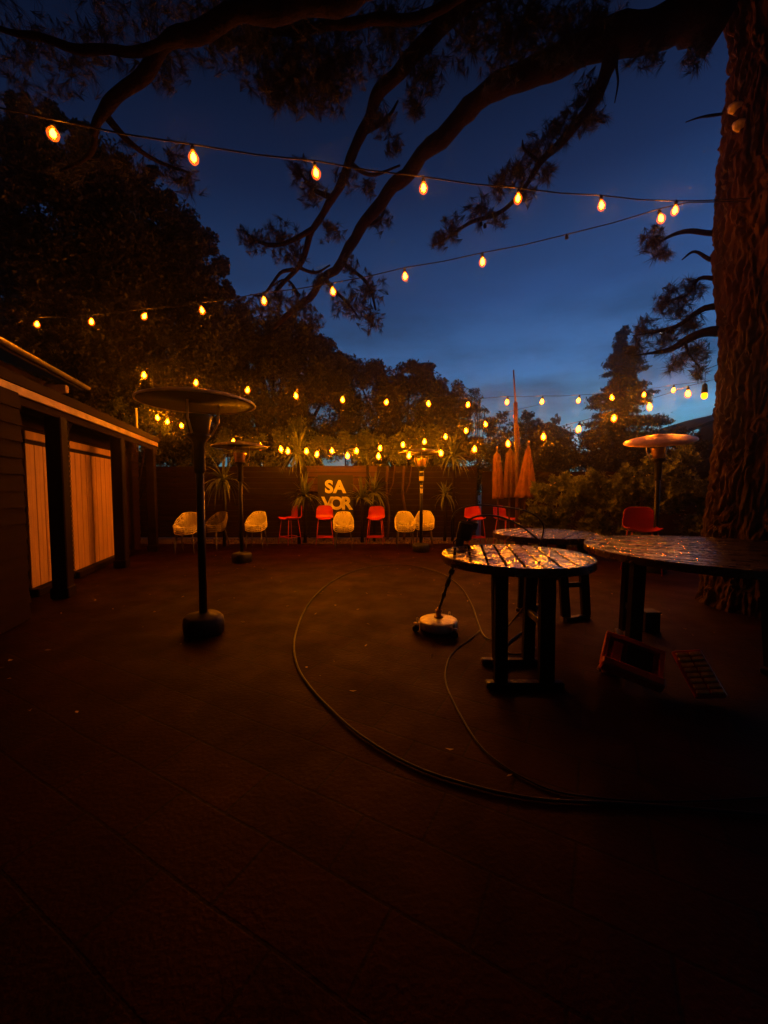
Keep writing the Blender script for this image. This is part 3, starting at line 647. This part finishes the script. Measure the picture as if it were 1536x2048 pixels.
# single hanging bulb by the trunk
hb = thing('hanging_lamp', P(1409,785,5.3), 'dim hanging bulb in a black holder against the pine trunk', 'lamp')
MB().lathe([(0,.13),(.012,.12),(.03,.10),(.038,.0),(.03,-.01),(0,-.01)], 14).build('lamp_holder', 'black_plastic', hb, True)
MB().lathe([(.022,.0),(.036,-.03),(.034,-.06),(.015,-.085),(0,-.088)], 14).build('bulb_glass', 'filament_dim', hb, True)
MB().tube([(0,0,.12),(.0,0,.3),(.35,-.3,.45)], .004, 5).build('wire', 'black_metal', hb)

# ---------------------------------------------------------------- patio heaters
HG = 'mushroom patio heaters standing on the patio'
def heater(label, x, y, tilt=(0,0), stickers=False, screen='copper', dome='brushed_steel'):
    h = thing('patio_heater', (x,y,0), label, 'patio heater', HG)
    MB().lathe([(.0,0),(.165,0),(.178,.015),(.182,.10),(.172,.155),(.15,.178),(.06,.187),(.045,.20),(0,.20)], 28, (0,0,0), lambda a,z: 1+.05*math.cos(4*a)).build('base', 'black_plastic', h, True)
    MB().lathe([(.036,.19),(.036,1.55)], 18).build('pole', 'black_metal', h, True)
    MB().lathe([(.036,1.50),(.050,1.52),(.052,1.55),(.052,1.78),(.075,1.81),(.10,1.835),(.105,1.86),(.06,1.862)], 22).build('burner_housing', 'black_metal', h, True)
    em = MB(); em.lathe([(.085,1.862),(.095,1.92),(.112,2.0),(.122,2.03),(.118,2.032),(.105,2.0),(.09,1.93),(.08,1.865)], 26); em.build('heat_screen', screen, h, True)
    M = Matrix.Rotation(tilt[0],3,'Y') @ Matrix.Rotation(tilt[1],3,'X')
    for k in range(3):
        a = k*2.094+.45; q = M @ Vector((math.cos(a)*.17, math.sin(a)*.17, .0))
        MB().tube([(math.cos(a)*.112,math.sin(a)*.112,1.86),(math.cos(a)*.17,math.sin(a)*.17,1.98),(q.x,q.y,2.17+q.z)], .009, 6).build('strut', 'brushed_steel', h, True)
    MB().lathe([(.0,.085),(.035,.082),(.05,.070),(.16,.058),(.30,.035),(.42,.008),(.498,-.02),(.505,-.032),(.503,-.040),(.497,-.041),(.493,-.034),(.43,-.002),(0,.02)], 64, (0,0,2.175), None, M).build('reflector', dome, h, True)
    MB().lathe([(.489,-.035),(.41,-.010),(.30,.0),(.16,.008),(0,.012)], 48, (0,0,2.175), None, M).build('shaded_underside', 'shaded_steel', h, True)  # separate underside piece carrying the shade as dark colour
    if stickers:
        for z, w, hh in ((1.74,.10,.02),(1.60,.115,.095),(1.44,.06,.03),(1.33,.07,.10)):
            r = .068 if z > 1.5 else .038
            vs = []; fs = []
            for i in range(7):
                a = -math.pi/2+(i/6-.5)*w/r; vs += [(math.cos(a)*r, math.sin(a)*r, z-hh/2), (math.cos(a)*r, math.sin(a)*r, z+hh/2)]
            for i in range(6): fs.append((2*i,2*i+2,2*i+3,2*i+1))
            MB().add(vs, fs).build('warning_label', 'label_white', h, True)
    return h
g = G(408,1266); heater('tall black patio heater nearest the camera, left of centre', g.x, g.y, screen='black_metal')
g = G(484,1124); heater('patio heater with a copper lit head in front of the left drooping plant', g.x, g.y)
g = G(842,1103); heater('patio heater with white stickers down its black post', g.x, g.y, stickers=True)
heater('patio heater with its orange lit dome tilted, half hidden beside the pine trunk', 4.48, 6.4, (R_(-9),R_(12)), dome='dome_lit_orange')

# ---------------------------------------------------------------- woven chairs
def shell_pt(u, v):
    """u -1..1 across, v 0 (front edge) .. 1 (top of back)"""
    def itp(tab):
        for (a0,p0),(a1,p1) in zip(tab, tab[1:]):
            if v <= a1: f = (v-a0)/(a1-a0); f = f*f*(3-2*f) if len(p0) == 3 else f; return [x+(y-x)*f for x,y in zip(p0,p1)]
        return list(tab[-1][1])
    cy, cz = itp([(0,(-.24,.450)),(.12,(-.17,.462)),(.40,(.13,.430)),(.48,(.20,.45)),(.56,(.235,.50)),(1,(.30,.80))])
    sy, sz = itp([(0,(-.21,.470)),(.12,(-.15,.50)),(.40,(.02,.555)),(.56,(.08,.62)),(.92,(.25,.765)),(1,(.28,.78))])
    wd = itp([(0,(.205,)),(.15,(.250,)),(.45,(.265,)),(.6,(.250,)),(1,(.150,))])[0]
    q = abs(u)**2.3
    return Vector((u*wd, cy*(1-q)+sy*q, cz*(1-q)+sz*q))
def chair_shell():
    mb = MB(); rim = []
    for v in np.linspace(0,1,26): rim.append(shell_pt(1,v))
    for u in np.linspace(1,-1,12)[1:-1]: rim.append(shell_pt(u,1))
    for v in np.linspace(1,0,26): rim.append(shell_pt(-1,v))
    for u in np.linspace(-1,1,14)[1:-1]: rim.append(shell_pt(u,0)+Vector((0,-.03*(1-u*u),0)))
    mb.tube(rim, .0085, 6, closed=True)
    rr = random.Random(3)
    def br(u, v, ang, ln, w, dep):
        pts = [shell_pt(u,v)]; k = max(3, int(ln/.045))
        for i in range(k):
            ang += rr.uniform(-.32,.32); u += math.sin(ang)*.075*(1.15); v += math.cos(ang)*.042
            if abs(u) > 1 or v > 1 or v < 0: u = max(-1,min(1,u)); v = max(0,min(1,v)); pts.append(shell_pt(u,v)); break
            pts.append(shell_pt(u,v))
            if dep and rr.random() < .5: br(u, v, ang+rr.choice((-1,1))*rr.uniform(.5,.95), ln*.6, w*.82, dep-1)
        if len(pts) > 1: mb.tube(pts, w, 5)
    for a in (-1.0,-.62,-.3,0,.3,.62,1.0): br(a*.35, .47, a*.55, 1.0, .0085, 1)
    for a in (-1.0,-.35,.35,1.0): br(a*.3, .44, math.pi-a*.5, .7, .0075, 1)
    for u0 in (-.95,-.45,.1,.7): br(u0,.28,rr.uniform(-.5,.5),.5,.007,1)
    return mb
def make_chair(label):
    c = thing('woven_chair', (0,0,0), label, 'chair', 'stacked branch pattern chairs by the back fence')
    chair_shell().build('seat_shell', 'chair_white', c, True)
    for sx_ in (-1,1):
        MB().tube([(sx_*.17,-.14,.44),(sx_*.215,-.21,.02),(sx_*.216,-.212,0)], .009, 7).build('leg', 'leg_grey', c, True)
        MB().tube([(sx_*.16,.15,.44),(sx_*.21,.26,.02),(sx_*.211,.262,0)], .009, 7).build('leg', 'leg_grey', c, True)
    return c
proto = make_chair('x'); used = False
ORD = ['topmost', 'second', 'third', 'lowest']
def stack(px, D, rz, where, n=4, shaded=False, top=.0, sc=1.0):
    global used
    x = (px-768)/F_PX*D
    for k in range(n):
        if not used: c = proto; used = True
        else: c = copy_tree(proto)
        c.location = (x+.0*k, D-.012*k, .042*k*sc); c.rotation_euler = (0,0,rz+rng.normal()*.012); c.scale = (.88*sc,.88*sc,.90*sc)
        nm = ORD[n-1-k] if n == 4 else ['topmost','middle','lowest'][n-1-k]
        c['label'] = f"{'shade-tinted cream' if shaded else 'cream'} branch pattern chair, {nm} in the stack {where}"
        if shaded:
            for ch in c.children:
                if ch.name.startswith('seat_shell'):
                    if 'shaded' not in BM_: d = ch.data.copy(); d.materials.clear(); d.materials.append(MATS['chair_shaded']); BM_['shaded'] = d
                    ch.data = BM_['shaded']
stack(373, 8.35, .12, 'left of the nearest heater pole', sc=1.02)
stack(430, 8.9, -.35, 'right beside the nearest heater pole', shaded=True)
stack(512, 9.0, 0, 'right of the copper headed heater')
stack(687, 8.9, .1, 'below the cream lettering')
stack(810, 9.0, .05, 'left of the stickered heater pole', )
stack(849, 9.35, -.08, 'behind the stickered heater pole')

# ---------------------------------------------------------------- red stools
def stool_mesh(c):
    # shell
    us = np.linspace(-1,1,13); vs_ = np.linspace(0,1,22); V = []; Fc = []
    def sp(u, v):
        if v < .45: f = v/.45; return Vector((u*(.19+.015*f), -.19+.36*f, .60-.02*math.sin(f*3.1)+.05*abs(u)**3))
        f = (v-.45)/.55; a = min(1,f*2.5); return Vector((u*(.205-.03*f**2), .17+.05*math.sin(a*1.5)+.05*f-.05*u*u*min(1,f*2), .60+.02*a+.31*max(0,f-.06)+.05*abs(u)**3*(1-a)-(.04*abs(u)**6 if f>.8 else 0)))
    for v in vs_:
        for u in us: V.append(sp(u,v))
    for i in range(21):
        for j in range(12): a = i*13+j; Fc.append((a,a+1,a+14,a+13))
    m0 = len(V); V += [p+Vector((0,.006,-.006)) for p in V[:m0]]; Fc += [tuple(reversed([i+m0 for i in f])) for f in Fc]
    mb = MB(); mb.add(V, Fc)
    rim = [sp(1,v) for v in vs_]+[sp(u,1) for u in us[::-1][1:-1]]+[sp(-1,v) for v in vs_[::-1]]+[sp(u,0) for u in us[1:-1]]
    mb.tube(rim, .009, 6, closed=True); mb.build('seat_shell', 'red_plastic', c, True)
    for sx_ in (-1,1):
        for sy in (-1,1):
            MB().tube([(sx_*.15,sy*.13,.59),(sx_*.205,sy*.19,0)], .009, 7).build('leg', 'red_metal', c, True)
    mb = MB(); mb.box((0,-.172,.18), (.385,.012,.045), None, .004); mb.build('footrest', 'red_plastic', c)
    mb = MB(); mb.tube([(-.19,-.172,.18),(-.19,.172,.18),(.19,.172,.18),(.19,-.172,.18)], .007, 6); mb.build('brace', 'red_metal', c, True)
st0 = thing('bar_stool', (0,0,0), 'x', 'bar stool', 'red shell bar stools around the patio'); stool_mesh(st0); first = [True]
def stool(px, D, rz, label, sc=1.0):
    c = st0 if first[0] else copy_tree(st0); first[0] = False
    c.location = ((px-768)/F_PX*D, D, 0); c.rotation_euler = (0,0,rz); c.scale = (sc,)*3; c['label'] = label
stool(579, 9.7, -.75, 'red bar stool turned sideways beneath the bright spiky plant', 1.05)
stool(649, 9.75, .15, 'red bar stool just left of the chair stack below the lettering', 1.04)
stool(751, 9.8, -.1, 'red bar stool partly behind spiky leaves right of the lettering', 1.02)
stool(951, 9.7, .1, 'red bar stool seen through the hose arch left of the parasols', 1.04)
stool(1012, 9.6, .5, 'dim red bar stool under the folded parasols', 1.04)
stool(1287, 6.3, -.35, 'red bar stool behind the far edge of the biggest table', 1.16)

# ---------------------------------------------------------------- folded parasols and mast
def parasol(label, px, D, ztop, zbot, rw, m, lean=0, taper=.35, seed=0):
    x = (px-768)/F_PX*D; p = thing('folded_parasol', (x,D,0), label, 'parasol', 'folded parasols standing near the stools')
    M = Matrix.Rotation(lean,3,'Y')
    prof = []
    for i in range(15):
        f = i/14; r = rw*(.14+.86*f**taper) if f > 0 else .02
        prof.append((r, ztop-(ztop-zbot)*f))
    mb = MB(); mb.lathe([(0.0,ztop+.015)]+prof, 56, (0,0,0), lambda a,z: 1-.22*(.5+.5*math.cos(8*a+seed+z*.5))*min(1,(ztop+.05-z)*1.5)-.05*math.sin(3*a+z*4), M); mb.build('canopy', m, p, True)
    MB().tube([M@Vector((0,0,z)) for z in (.1,ztop+.1)], .019, 8).build('pole', 'mast_wood', p, True)
    MB().lathe([(0,0),(.22,0),(.22,.04),(.05,.07),(.03,.16),(0,.16)], 20).build('base', 'black_plastic', p, True)
    MB().lathe([(.02,0),(.03,.02),(.012,.05),(0,.055)], 10, M@Vector((0,0,ztop+.08))).build('finial', 'brass', p, True)
parasol('narrow folded tan parasol on the left of the group', 999, 9.2, 2.24, 1.14, .135, 'canvas', R_(-2), .25, 1)
parasol('dim folded parasol in the middle behind the two others', 1019, 9.55, 2.34, 1.16, .17, 'canvas_dim', 0, .3, 2)
parasol('flared half folded tan parasol on the right of the group', 1046, 8.9, 2.34, 1.17, .26, 'canvas', R_(2.5), .95, .5)
ms = thing('tall_mast', (G(1036,1085).x*.93, 9.1, 0), 'tall thin wooden mast rising into the sky above the folded parasols', 'mast')
x0 = ms.location.x
t_ = [P(1036,980,9.1), P(1033,890,9.1), P(1031,805,9.1)]; MB().tube([local(ms,(t_[0].x,9.1,0))]+[local(ms,q) for q in t_], [.05,.05,.048,.045], 10).build('pole', 'mast_wood', ms, True)
MB().tube([local(ms,P(1031,806,9.1)), local(ms,P(1027,740,9.1))], [.024,.018], 8).build('upper_pole', 'mast_wood', ms, True)
MB().tube([local(ms,P(1036,850,9.05)), local(ms,P(1040,895,9.05)), local(ms,P(1042,900,9.05))], .012, 6).build('rope', 'canvas', ms, True)
MB().lathe([(0,0),(.25,0),(.25,.05),(.06,.08),(0,.08)], 20, local(ms,(t_[0].x,9.1,0))).build('base', 'black_plastic', ms, True)

# ---------------------------------------------------------------- spiky plants
def yucca(px, py, D, L, n, label, droop=1.0, up=None, stem_px=None):
    c = P(px,py,D); b = Vector(((stem_px or px)-768, 0, 0)); b = Vector(((stem_px or px)-768,0,0))/F_PX*D; b.y = D
    t = thing('spiky_plant', (b.x,D,0), label, 'plant', 'spiky cordyline plants along the back fence')
    mb = MB(); top = c-Vector(t.location); mb.tube([(0,0,0),(top.x*.4+.02,0,top.z*.5),tuple(top)], [.045,.038,.035], 9); mb.build('stem', 'bark_limb', t, True)
    Vs = []
    for i in range(n):
        a = rng.random()*6.28; el = -.5+2.0*rng.random() if up is None else up[0]+(up[1]-up[0])*rng.random()
        d = np.array([math.cos(a)*math.cos(el), math.sin(a)*math.cos(el), math.sin(el)]); l = L*1.15*(.7+.5*rng.random()); sdv = unit(np.cross(d, [0,0,1])+rng.normal(size=3)*.15)
        p = np.array(top); w = .027*(.8+.5*rng.random()); seg = 7; prev = None
        dd = d.copy(); g_ = droop*(.10+.28*rng.random())*(1.2-el*.45)
        for k in range(seg+1):
            f = k/seg; ww = w*(math.sin(min(1,f*3+.25)*1.57))*(1-f**2.2)+.001
            cur = (p-sdv*ww, p+sdv*ww)
            if prev is not None: Vs.append([prev[0],prev[1],cur[1],cur[0]])
            prev = cur; p = p+dd*l/seg; dd = unit(dd+np.array([0,0,-g_]))
    quads('leaves', np.array(Vs), 'leaf_yucca', t)
yucca(597,908,9.75,.58,85,'brightest spiky plant with drooping leaves lit by the low bulbs', 1.0)
yucca(447,962,9.3,.62,60,'spiky plant with long hanging leaves behind the second heater', 1.25)
yucca(609,992,9.9,.50,70,'low spiky plant left of the cream lettering', .7)
yucca(724,997,10.0,.48,60,'low spiky plant overlapping the last letter of the sign', .6, (-.3,1.5))
yucca(748,985,10.2,.50,60,'low spiky plant behind the third red stool', .7)
yucca(906,915,10.2,.60,60,'tall spiky plant right of the stickered heater', .9)
yucca(735,930,10.5,.3,16,'bare stemmed spiky plant standing tall right of the lighter panel', .3, (.6,1.5))
yucca(890,990,10.3,.42,40,'low drooping spiky plant at the foot of the fence right of the stickered heater', 1.1)
# bare slender trunks by the fence
for px, lab in ((808,'slender pale trunk against the fence left of the stickered heater'),(775,'slender pale trunk against the fence right of the lettering')):
    t = thing('bare_sapling', ((px-768)/F_PX*10.6,10.6,0), lab, 'tree'); q = [(0,0,0),(.04,0,.7),(-.03,0,1.25),(0,0,2.0)]
    MB().tube(bez(q,12), [.035]*13, 8).build('trunk', 'bark_pine', t, True)
    MB().tube([(0,0,1.2),(.15,0,1.55),(.2,0,2.0)], [.025,.02,.012], 7).build('branch', 'bark_pine', t, True)

# ---------------------------------------------------------------- tables
def table(name, label, cx, cy, r, zt, ang, slat, feet, legs, rungs, rim=.055, tm='wet_wood'):
    t = thing(name, (cx,cy,0), label, 'table', None)
    ca, sa = math.cos(ang), math.sin(ang); mb = MB()   # slats run along local Y rotated by ang
    k = int(math.ceil(2*r/slat)); x0 = -k*slat/2; gap = .015; ri = r-.028
    for i in range(k):
        a, b = x0+i*slat+gap/2, x0+(i+1)*slat-gap/2
        a, b = max(a,-ri+.002), min(b,ri-.002)
        if b-a < .01: continue
        xs = np.linspace(a,b,7); top = [(x, math.sqrt(max(ri*ri-x*x,0))) for x in xs]; bot = [(x,-y) for x,y in reversed(top)]
        poly = top+bot; dz = .0015*((i*7)%3-1)
        ring = lambda z, ins: [( (x*ca-y*sa), (x*sa+y*ca), z) for x,y in [(p[0]+(ins if p[0]<(a+b)/2 else -ins), p[1]) for p in poly]]
        n_ = len(poly); V = ring(zt-.024,0)+ring(zt-.003+dz,0)+ring(zt+dz,.003)
        fs = [tuple(reversed([2*n_+q for q in range(n_)])), tuple(range(n_))]
        for l in (0,1):
            for q in range(n_): fs.append((l*n_+q, l*n_+n_+q, l*n_+n_+(q+1)%n_, l*n_+(q+1)%n_))
        mb.add(V, fs)
    mb.build('tabletop', tm, t)
    MB().lathe([(r-.026,zt-rim),(r-.002,zt-rim),(r,zt-rim+.004),(r,zt-.004),(r-.004,zt+.001),(r-.022,zt+.001),(r-.026,zt-.003),(r-.026,zt-rim)], 72).build('rim', 'wet_wood', t, False)
    mb = MB(); 
    for s_ in (-.45*r,.45*r): mb.box((s_*sa*0+s_*math.sin(-ang)*1, s_*ca, zt-.042), (2*r*.86,.06,.032), Matrix.Rotation(ang,3,'Z'))
    mb.build('apron', 'dark_wood', t)
    for (x1,y1,x2,y2,w,d) in legs:   # top xy -> bottom xy
        m_ = MB(); A = Vector((x1,y1,zt-.062)); B = Vector((x2,y2,.045)); 
        vs = [A+Vector((sx_*w/2,sy*d/2,0)) for sx_,sy in ((-1,-1),(1,-1),(1,1),(-1,1))]+[B+Vector((sx_*w/2,sy*d/2,0)) for sx_,sy in ((-1,-1),(1,-1),(1,1),(-1,1))]
        m_.add(vs, [(0,1,2,3),(7,6,5,4),(0,4,5,1),(1,5,6,2),(2,6,7,3),(3,7,4,0)]); m_.build('leg', 'dark_wood', t)
    for (x1,y1,x2,y2) in feet:
        v = Vector((x2-x1,y2-y1,0)); m_ = MB(); m_.box(((x1+x2)/2,(y1+y2)/2,.022), (v.length,.065,.044), Matrix.Rotation(math.atan2(v.y,v.x),3,'Z'), .008); m_.build('foot', 'damp_wood', t)
    for (x1,y1,x2,y2,z) in rungs:
        v = Vector((x2-x1,y2-y1,0)); m_ = MB(); m_.box(((x1+x2)/2,(y1+y2)/2,z), (v.length,.035,.05), Matrix.Rotation(math.atan2(v.y,v.x),3,'Z'), .004); m_.build('rung', 'damp_wood', t)
    return t
T1 = (.957,2.83)
table('round_table', 'nearest round slatted counter table, wet dark wood, in front of the hose arch', *T1, .53, .88, R_(-11), .108,
      feet=[(-.26,-.23,.27,-.23),(-.20,.13,.30,.13)],
      legs=[(-.165,-.22,-.16,-.23,.085,.045),(.15,-.22,.15,-.23,.10,.045),(-.10,.10,-.07,.13,.085,.045),(.16,.10,.16,.13,.085,.045)],
      rungs=[(.15,-.21,.15,.12,.42)])
g2 = G(1140,1262)
table('round_table', 'round slatted table farthest back, between the nearest and the biggest table', 1.80, 4.35, .56, .87, R_(-40), .1,
      feet=[(.06,-.42,.36,-.30),(-.32,-.1,.08,.1)],
      legs=[(.05,-.30,.08,-.38,.085,.045),(.27,-.30,.32,-.32,.085,.045),(-.25,-.05,-.27,-.08,.085,.045),(.0,.05,.02,.08,.085,.045)],
      rungs=[(-.16,-.12,.06,-.32,.43),(.06,-.33,.31,-.29,.36)])
table('round_table', 'biggest round slatted table on the right, wet and shining with amber reflections', 2.68, 3.08, .975, .88, R_(50), .098,
      feet=[(-.70,.0,-.46,.55),(.1,-.3,.7,-.1)],
      legs=[(-.64,.02,-.64,.05,.10,.06),(-.45,.42,-.42,.5,.10,.06),(.15,-.25,.2,-.28,.11,.07),(.6,.1,.6,.1,.11,.07)],
      rungs=[(-.64,.05,-.42,.5,.3)], tm='soaked_wood')

# ---------------------------------------------------------------- surface cleaner, wand, hose
cl = thing('surface_cleaner', (G(877,1262).x, G(877,1262).y+.0, 0), 'round steel surface cleaner with a leaning wand, beside the nearest table', 'floor cleaner')
c0 = Vector(cl.location)
MB().lathe([(.165,.035),(.178,.035),(.182,.05),(.182,.10),(.176,.112),(.165,.118),(.10,.128),(.04,.135),(0,.136)], 48).build('housing', 'cleaner_steel', cl, True)
MB().lathe([(.150,.012),(.176,.012),(.179,.04),(.17,.05),(.15,.05)], 40).build('brush_skirt', 'black_plastic', cl, True)
for a in (R_(185),R_(305),R_(50)):
    q = Vector((math.cos(a)*.205, math.sin(a)*.205, .05)); M = Matrix.Rotation(a,3,'Z')
    m_ = MB(); m_.box(q+Vector((0,0,.035)), (.07,.03,.014), M, .003); m_.tube([q+Vector((0,0,.035)), q+Vector((0,0,.085))], .009, 8); m_.build('caster_bracket', 'cleaner_steel', cl, True)
    m_ = MB(); Mw = M @ Matrix.Rotation(R_(90),3,'X'); m_.lathe([(0,-.012),(.03,-.012),(.035,-.006),(.035,.006),(.03,.012),(0,.012)], 18, q+Vector((math.cos(a)*.015,math.sin(a)*.015,-.015)), None, Mw); m_.build('wheel', 'black_plastic', cl, True)
MB().lathe([(.045,.13),(.045,.145),(.026,.15),(.026,.185),(.034,.187),(.034,.205),(.018,.21),(.014,.23),(0,.232)], 18).build('swivel', 'brass', cl, True)
gun = P(930,1062,3.42)-c0; w0 = Vector((.0,0,.20))
lerp = lambda f: w0.lerp(gun, f)
MB().tube([w0, lerp(.25), lerp(.5), gun], .012, 10).build('wand', 'black_metal', cl, True)
m_ = MB(); dr = (gun-w0).normalized(); Mq = dr.to_track_quat('Z','Y').to_matrix()
for f, r, l in ((.18,.019,.05),(.32,.022,.09),(.48,.026,.06),(.56,.017,.12)): m_.lathe([(.012,0),(r,.006),(r,l-.006),(.012,l)], 14, lerp(f), None, Mq)
m_.build('coupling', 'black_plastic', cl, True)
m_ = MB(); Mg = Matrix.Rotation(R_(12),3,'Y')
m_.box(gun+Vector((0,0,.0)), (.13,.07,.17), Mg, .02); m_.box(gun+Vector((-.05,0,-.12)), (.07,.05,.14), Mg, .014); m_.box(gun+Vector((.06,.01,.05)), (.10,.06,.08), Mg, .014)
gtr = m_.build('trigger_gun', 'black_plastic', cl)
m_ = MB(); m_.tube([gun+Vector((-.05,0,-.05)), gun+Vector((-.10,0,-.10)), gun+Vector((-.085,0,-.18))], .006, 6); m_.build('trigger', 'black_metal', gtr, True)
def gp(lst, z=.011): return [tuple(G(a,b)+Vector((0,0,z))) for a,b in lst]
arc1 = [tuple(P(a,b,D)) for a,b,D in ((932,1046,3.42),(945,1036,3.42),(965,1031,3.43),(1000,1034,3.44),(1040,1051,3.45),(1070,1074,3.45),(1088,1092,3.45),(1100,1130,3.5),(1100,1180,3.6))]
fl = gp([(1085,1275),(1060,1305),(1020,1310),(1015,1290),(1050,1262),(1075,1240),(1040,1225)])
MB().tube(bez(arc1+fl,120), .009, 8).build('pressure_hose', 'hose', None, True)
tag(bpy.data.objects['pressure_hose'], 'black glossy hose arching inside from the trigger gun and coiling under the near table', 'hose')
arc2 = [tuple(P(a,b,D)) for a,b,D in ((905,1082,3.44),(903,1050,3.44),(908,1029,3.44),(925,1016,3.45),(958,1010,3.46),(1005,1014,3.47),(1048,1021,3.48),(1074,1034,3.48),(1087,1052,3.48),(1084,1075,3.47),(1078,1100,3.47),(1070,1180,3.55))]
low = gp([(1010,1262),(990,1282),(968,1274),(955,1245),(945,1215),(925,1180),(900,1158),(870,1143),(825,1133),(775,1131),(725,1138),(680,1155),(640,1183),(612,1218),(594,1260),(588,1298),(597,1340),(625,1383),(660,1420),(700,1458),(750,1494),(800,1523),(860,1550),(930,1572),(1010,1592),(1100,1605),(1250,1612),(1420,1625),(1700,1650)])
tag(MB().tube(bez(arc2+low,260), .0075, 8).build('pressure_hose', 'hose', None, True), 'long black hose looping across the pavers and over the outer arch behind the near table', 'hose')
low2 = gp([(960,1262),(938,1282),(915,1298),(898,1318),(891,1345),(893,1372),(905,1402),(925,1440),(955,1488),(990,1522),(1050,1560),(1130,1590),(1300,1606),(1500,1600),(1700,1580)], .008)
tag(MB().tube(bez(low2,90), .0045, 7).build('power_cable', 'hose', None, True), 'thin dark cable curving on the pavers in front of the near table', 'cable')

# ---------------------------------------------------------------- tools below the big table
def quadframe(px, D, sc=1): pass
tcase = thing('tool_case', (1.66,2.63,0), 'open red plastic tool case with a raised framed lid under the biggest table', 'tool case')
Mt = Matrix.Rotation(R_(-12),3,'Z') @ Matrix.Rotation(R_(-52),3,'X') @ Matrix.Rotation(R_(22),3,'Y')
def cb(mb, c, d, bev=.004): return mb.box(Mt@Vector(c)+Vector((.12,.02,.03)), d, Mt, bev)
cb0 = cb
cb = lambda mb, c, d, bev=.004: mb.box(Mt@Vector(c)+Vector((.02,-.03,.10)), d, Mt, bev)
mb = MB(); cb(mb,(0,0,.015),(.37,.05,.032)); cb(mb,(0,0,.245),(.37,.05,.032)); cb(mb,(-.17,0,.13),(.03,.05,.20)); cb(mb,(.17,0,.13),(.03,.05,.20)); cb(mb,(0,.03,.13),(.37,.012,.25)); mb.build('lid', 'tool_red', tcase)
mb = MB(); cb(mb,(-.02,.0,.268),(.15,.03,.018)); mb.build('handle', 'tool_red', tcase)
mb = MB(); cb(mb,(-.095,-.004,.13),(.06,.03,.15)); mb.build('insert', 'tool_red', tcase)
mb = MB(); cb(mb,(.04,-.002,.13),(.16,.03,.16)); mb.build('insert', 'tool_dark', tcase)
mb = MB(); cb(mb,(0,-.055,-.035),(.37,.10,.07),.012); mb.build('tray', 'tool_red', tcase)
orgz = thing('bit_organizer', P(1412,1375,2.45).xy.to_3d(), 'small upright organizer with two columns of amber compartments', 'organizer')
Mo = Matrix.Rotation(R_(-14),3,'Z') @ Matrix.Rotation(R_(-10),3,'Y') @ Matrix.Rotation(R_(-54),3,'X')
mb = MB(); mb.box(Mo@Vector((0,0,.17))+Vector((0,-.05,.03)), (.175,.03,.33), Mo, .006); mb.build('case', 'red_plastic', orgz)
for i in range(8):
    for j in range(2):
        mb = MB(); mb.box(Mo@Vector((-.040+.080*j,-.018,.035+.038*i))+Vector((0,-.05,.03)), (.068,.02,.025), Mo, .004); mb.build('compartment', 'amber_bits', orgz)
gl = thing('work_glove', G(1228,1352)+Vector((0,.05,0)), 'crumpled orange work glove beside the red tool case', 'glove')
mb = MB(); mb.lathe([(.0,0),(.05,.0),(.062,.05),(.055,.10),(.045,.13),(.0,.135)], 20, (0,0,0), lambda a,z: 1+.12*math.sin(5*a+z*30)); mb.build('palm', 'glove', gl, True)
for k in range(4):
    a = -.9+k*.6; mb = MB(); mb.tube([(.03*math.cos(a+1.6),-.02,.10),(.055*math.cos(a+1.6),-.05,.13),(.07*math.cos(a+1.6),-.075,.10-.02*k),(.07*math.cos(a+1.6),-.08,.06)], [.015,.016,.015,.010], 8); mb.build('finger', 'glove', gl, True)
mb = MB(); mb.tube([(-.05,-.01,.05),(-.09,-.03,.06),(-.11,-.04,.045)], [.017,.017,.011], 8); mb.build('thumb', 'glove', gl, True)
bk = thing('small_box', G(1312,1268), 'small dark box standing on the floor beneath the biggest table', 'box')
mb = MB(); mb.box((0,.1,.09),(.14,.12,.18),None,.006); mb.build('body', 'tool_dark', bk); mb = MB(); mb.box((0,.1,.187),(.15,.13,.014),None,.003); mb.build('lid', 'black_plastic', bk)

# ---------------------------------------------------------------- volume added to imitate lens glow around the bulbs
hz = MB().box((0,12,4.4),(36,44,11.0)); m = bpy.data.materials.new('glow_haze'); m.use_nodes = True; nt = m.node_tree; nt.nodes.clear()
pv = nt.nodes.new('ShaderNodeVolumePrincipled'); oo = nt.nodes.new('ShaderNodeOutputMaterial'); nt.links.new(pv.outputs[0], oo.inputs['Volume'])
pv.inputs['Color'].default_value = (.9,.9,.9,1); pv.inputs['Density'].default_value = .0042; pv.inputs['Anisotropy'].default_value = .95; MATS['glow_haze'] = m
tag(hz.build('glow_haze', 'glow_haze'), 'thin volume added to imitate lens glow around the amber bulbs', 'glow_haze', kind='stuff')

# ---------------------------------------------------------------- camera, render
cam = bpy.data.cameras.new('camera'); co = bpy.data.objects.new('camera', cam); COL.objects.link(co)
cam.sensor_fit = 'VERTICAL'; cam.sensor_height = 36; cam.lens = 36*F_PX/2048; cam.clip_end = 1000; cam.clip_start = .05
co.location = (0,0,CAMZ); co.rotation_euler = (math.pi/2-TH,0,0); S.camera = co
S.render.engine = 'CYCLES'
vs_ = S.view_settings; vs_.view_transform = 'Standard'; vs_.look = 'None'; vs_.exposure = 0; vs_.gamma = 1
S.cycles.use_denoising = True
try: S.cycles.denoiser = 'OPENIMAGEDENOISE'
except Exception: pass
S.cycles.max_bounces = 5; S.cycles.diffuse_bounces = 2; S.cycles.glossy_bounces = 3; S.cycles.transparent_max_bounces = 12
S.cycles.sample_clamp_indirect = 4; S.cycles.caustics_reflective = False; S.cycles.caustics_refractive = False
S.cycles.use_light_tree = True
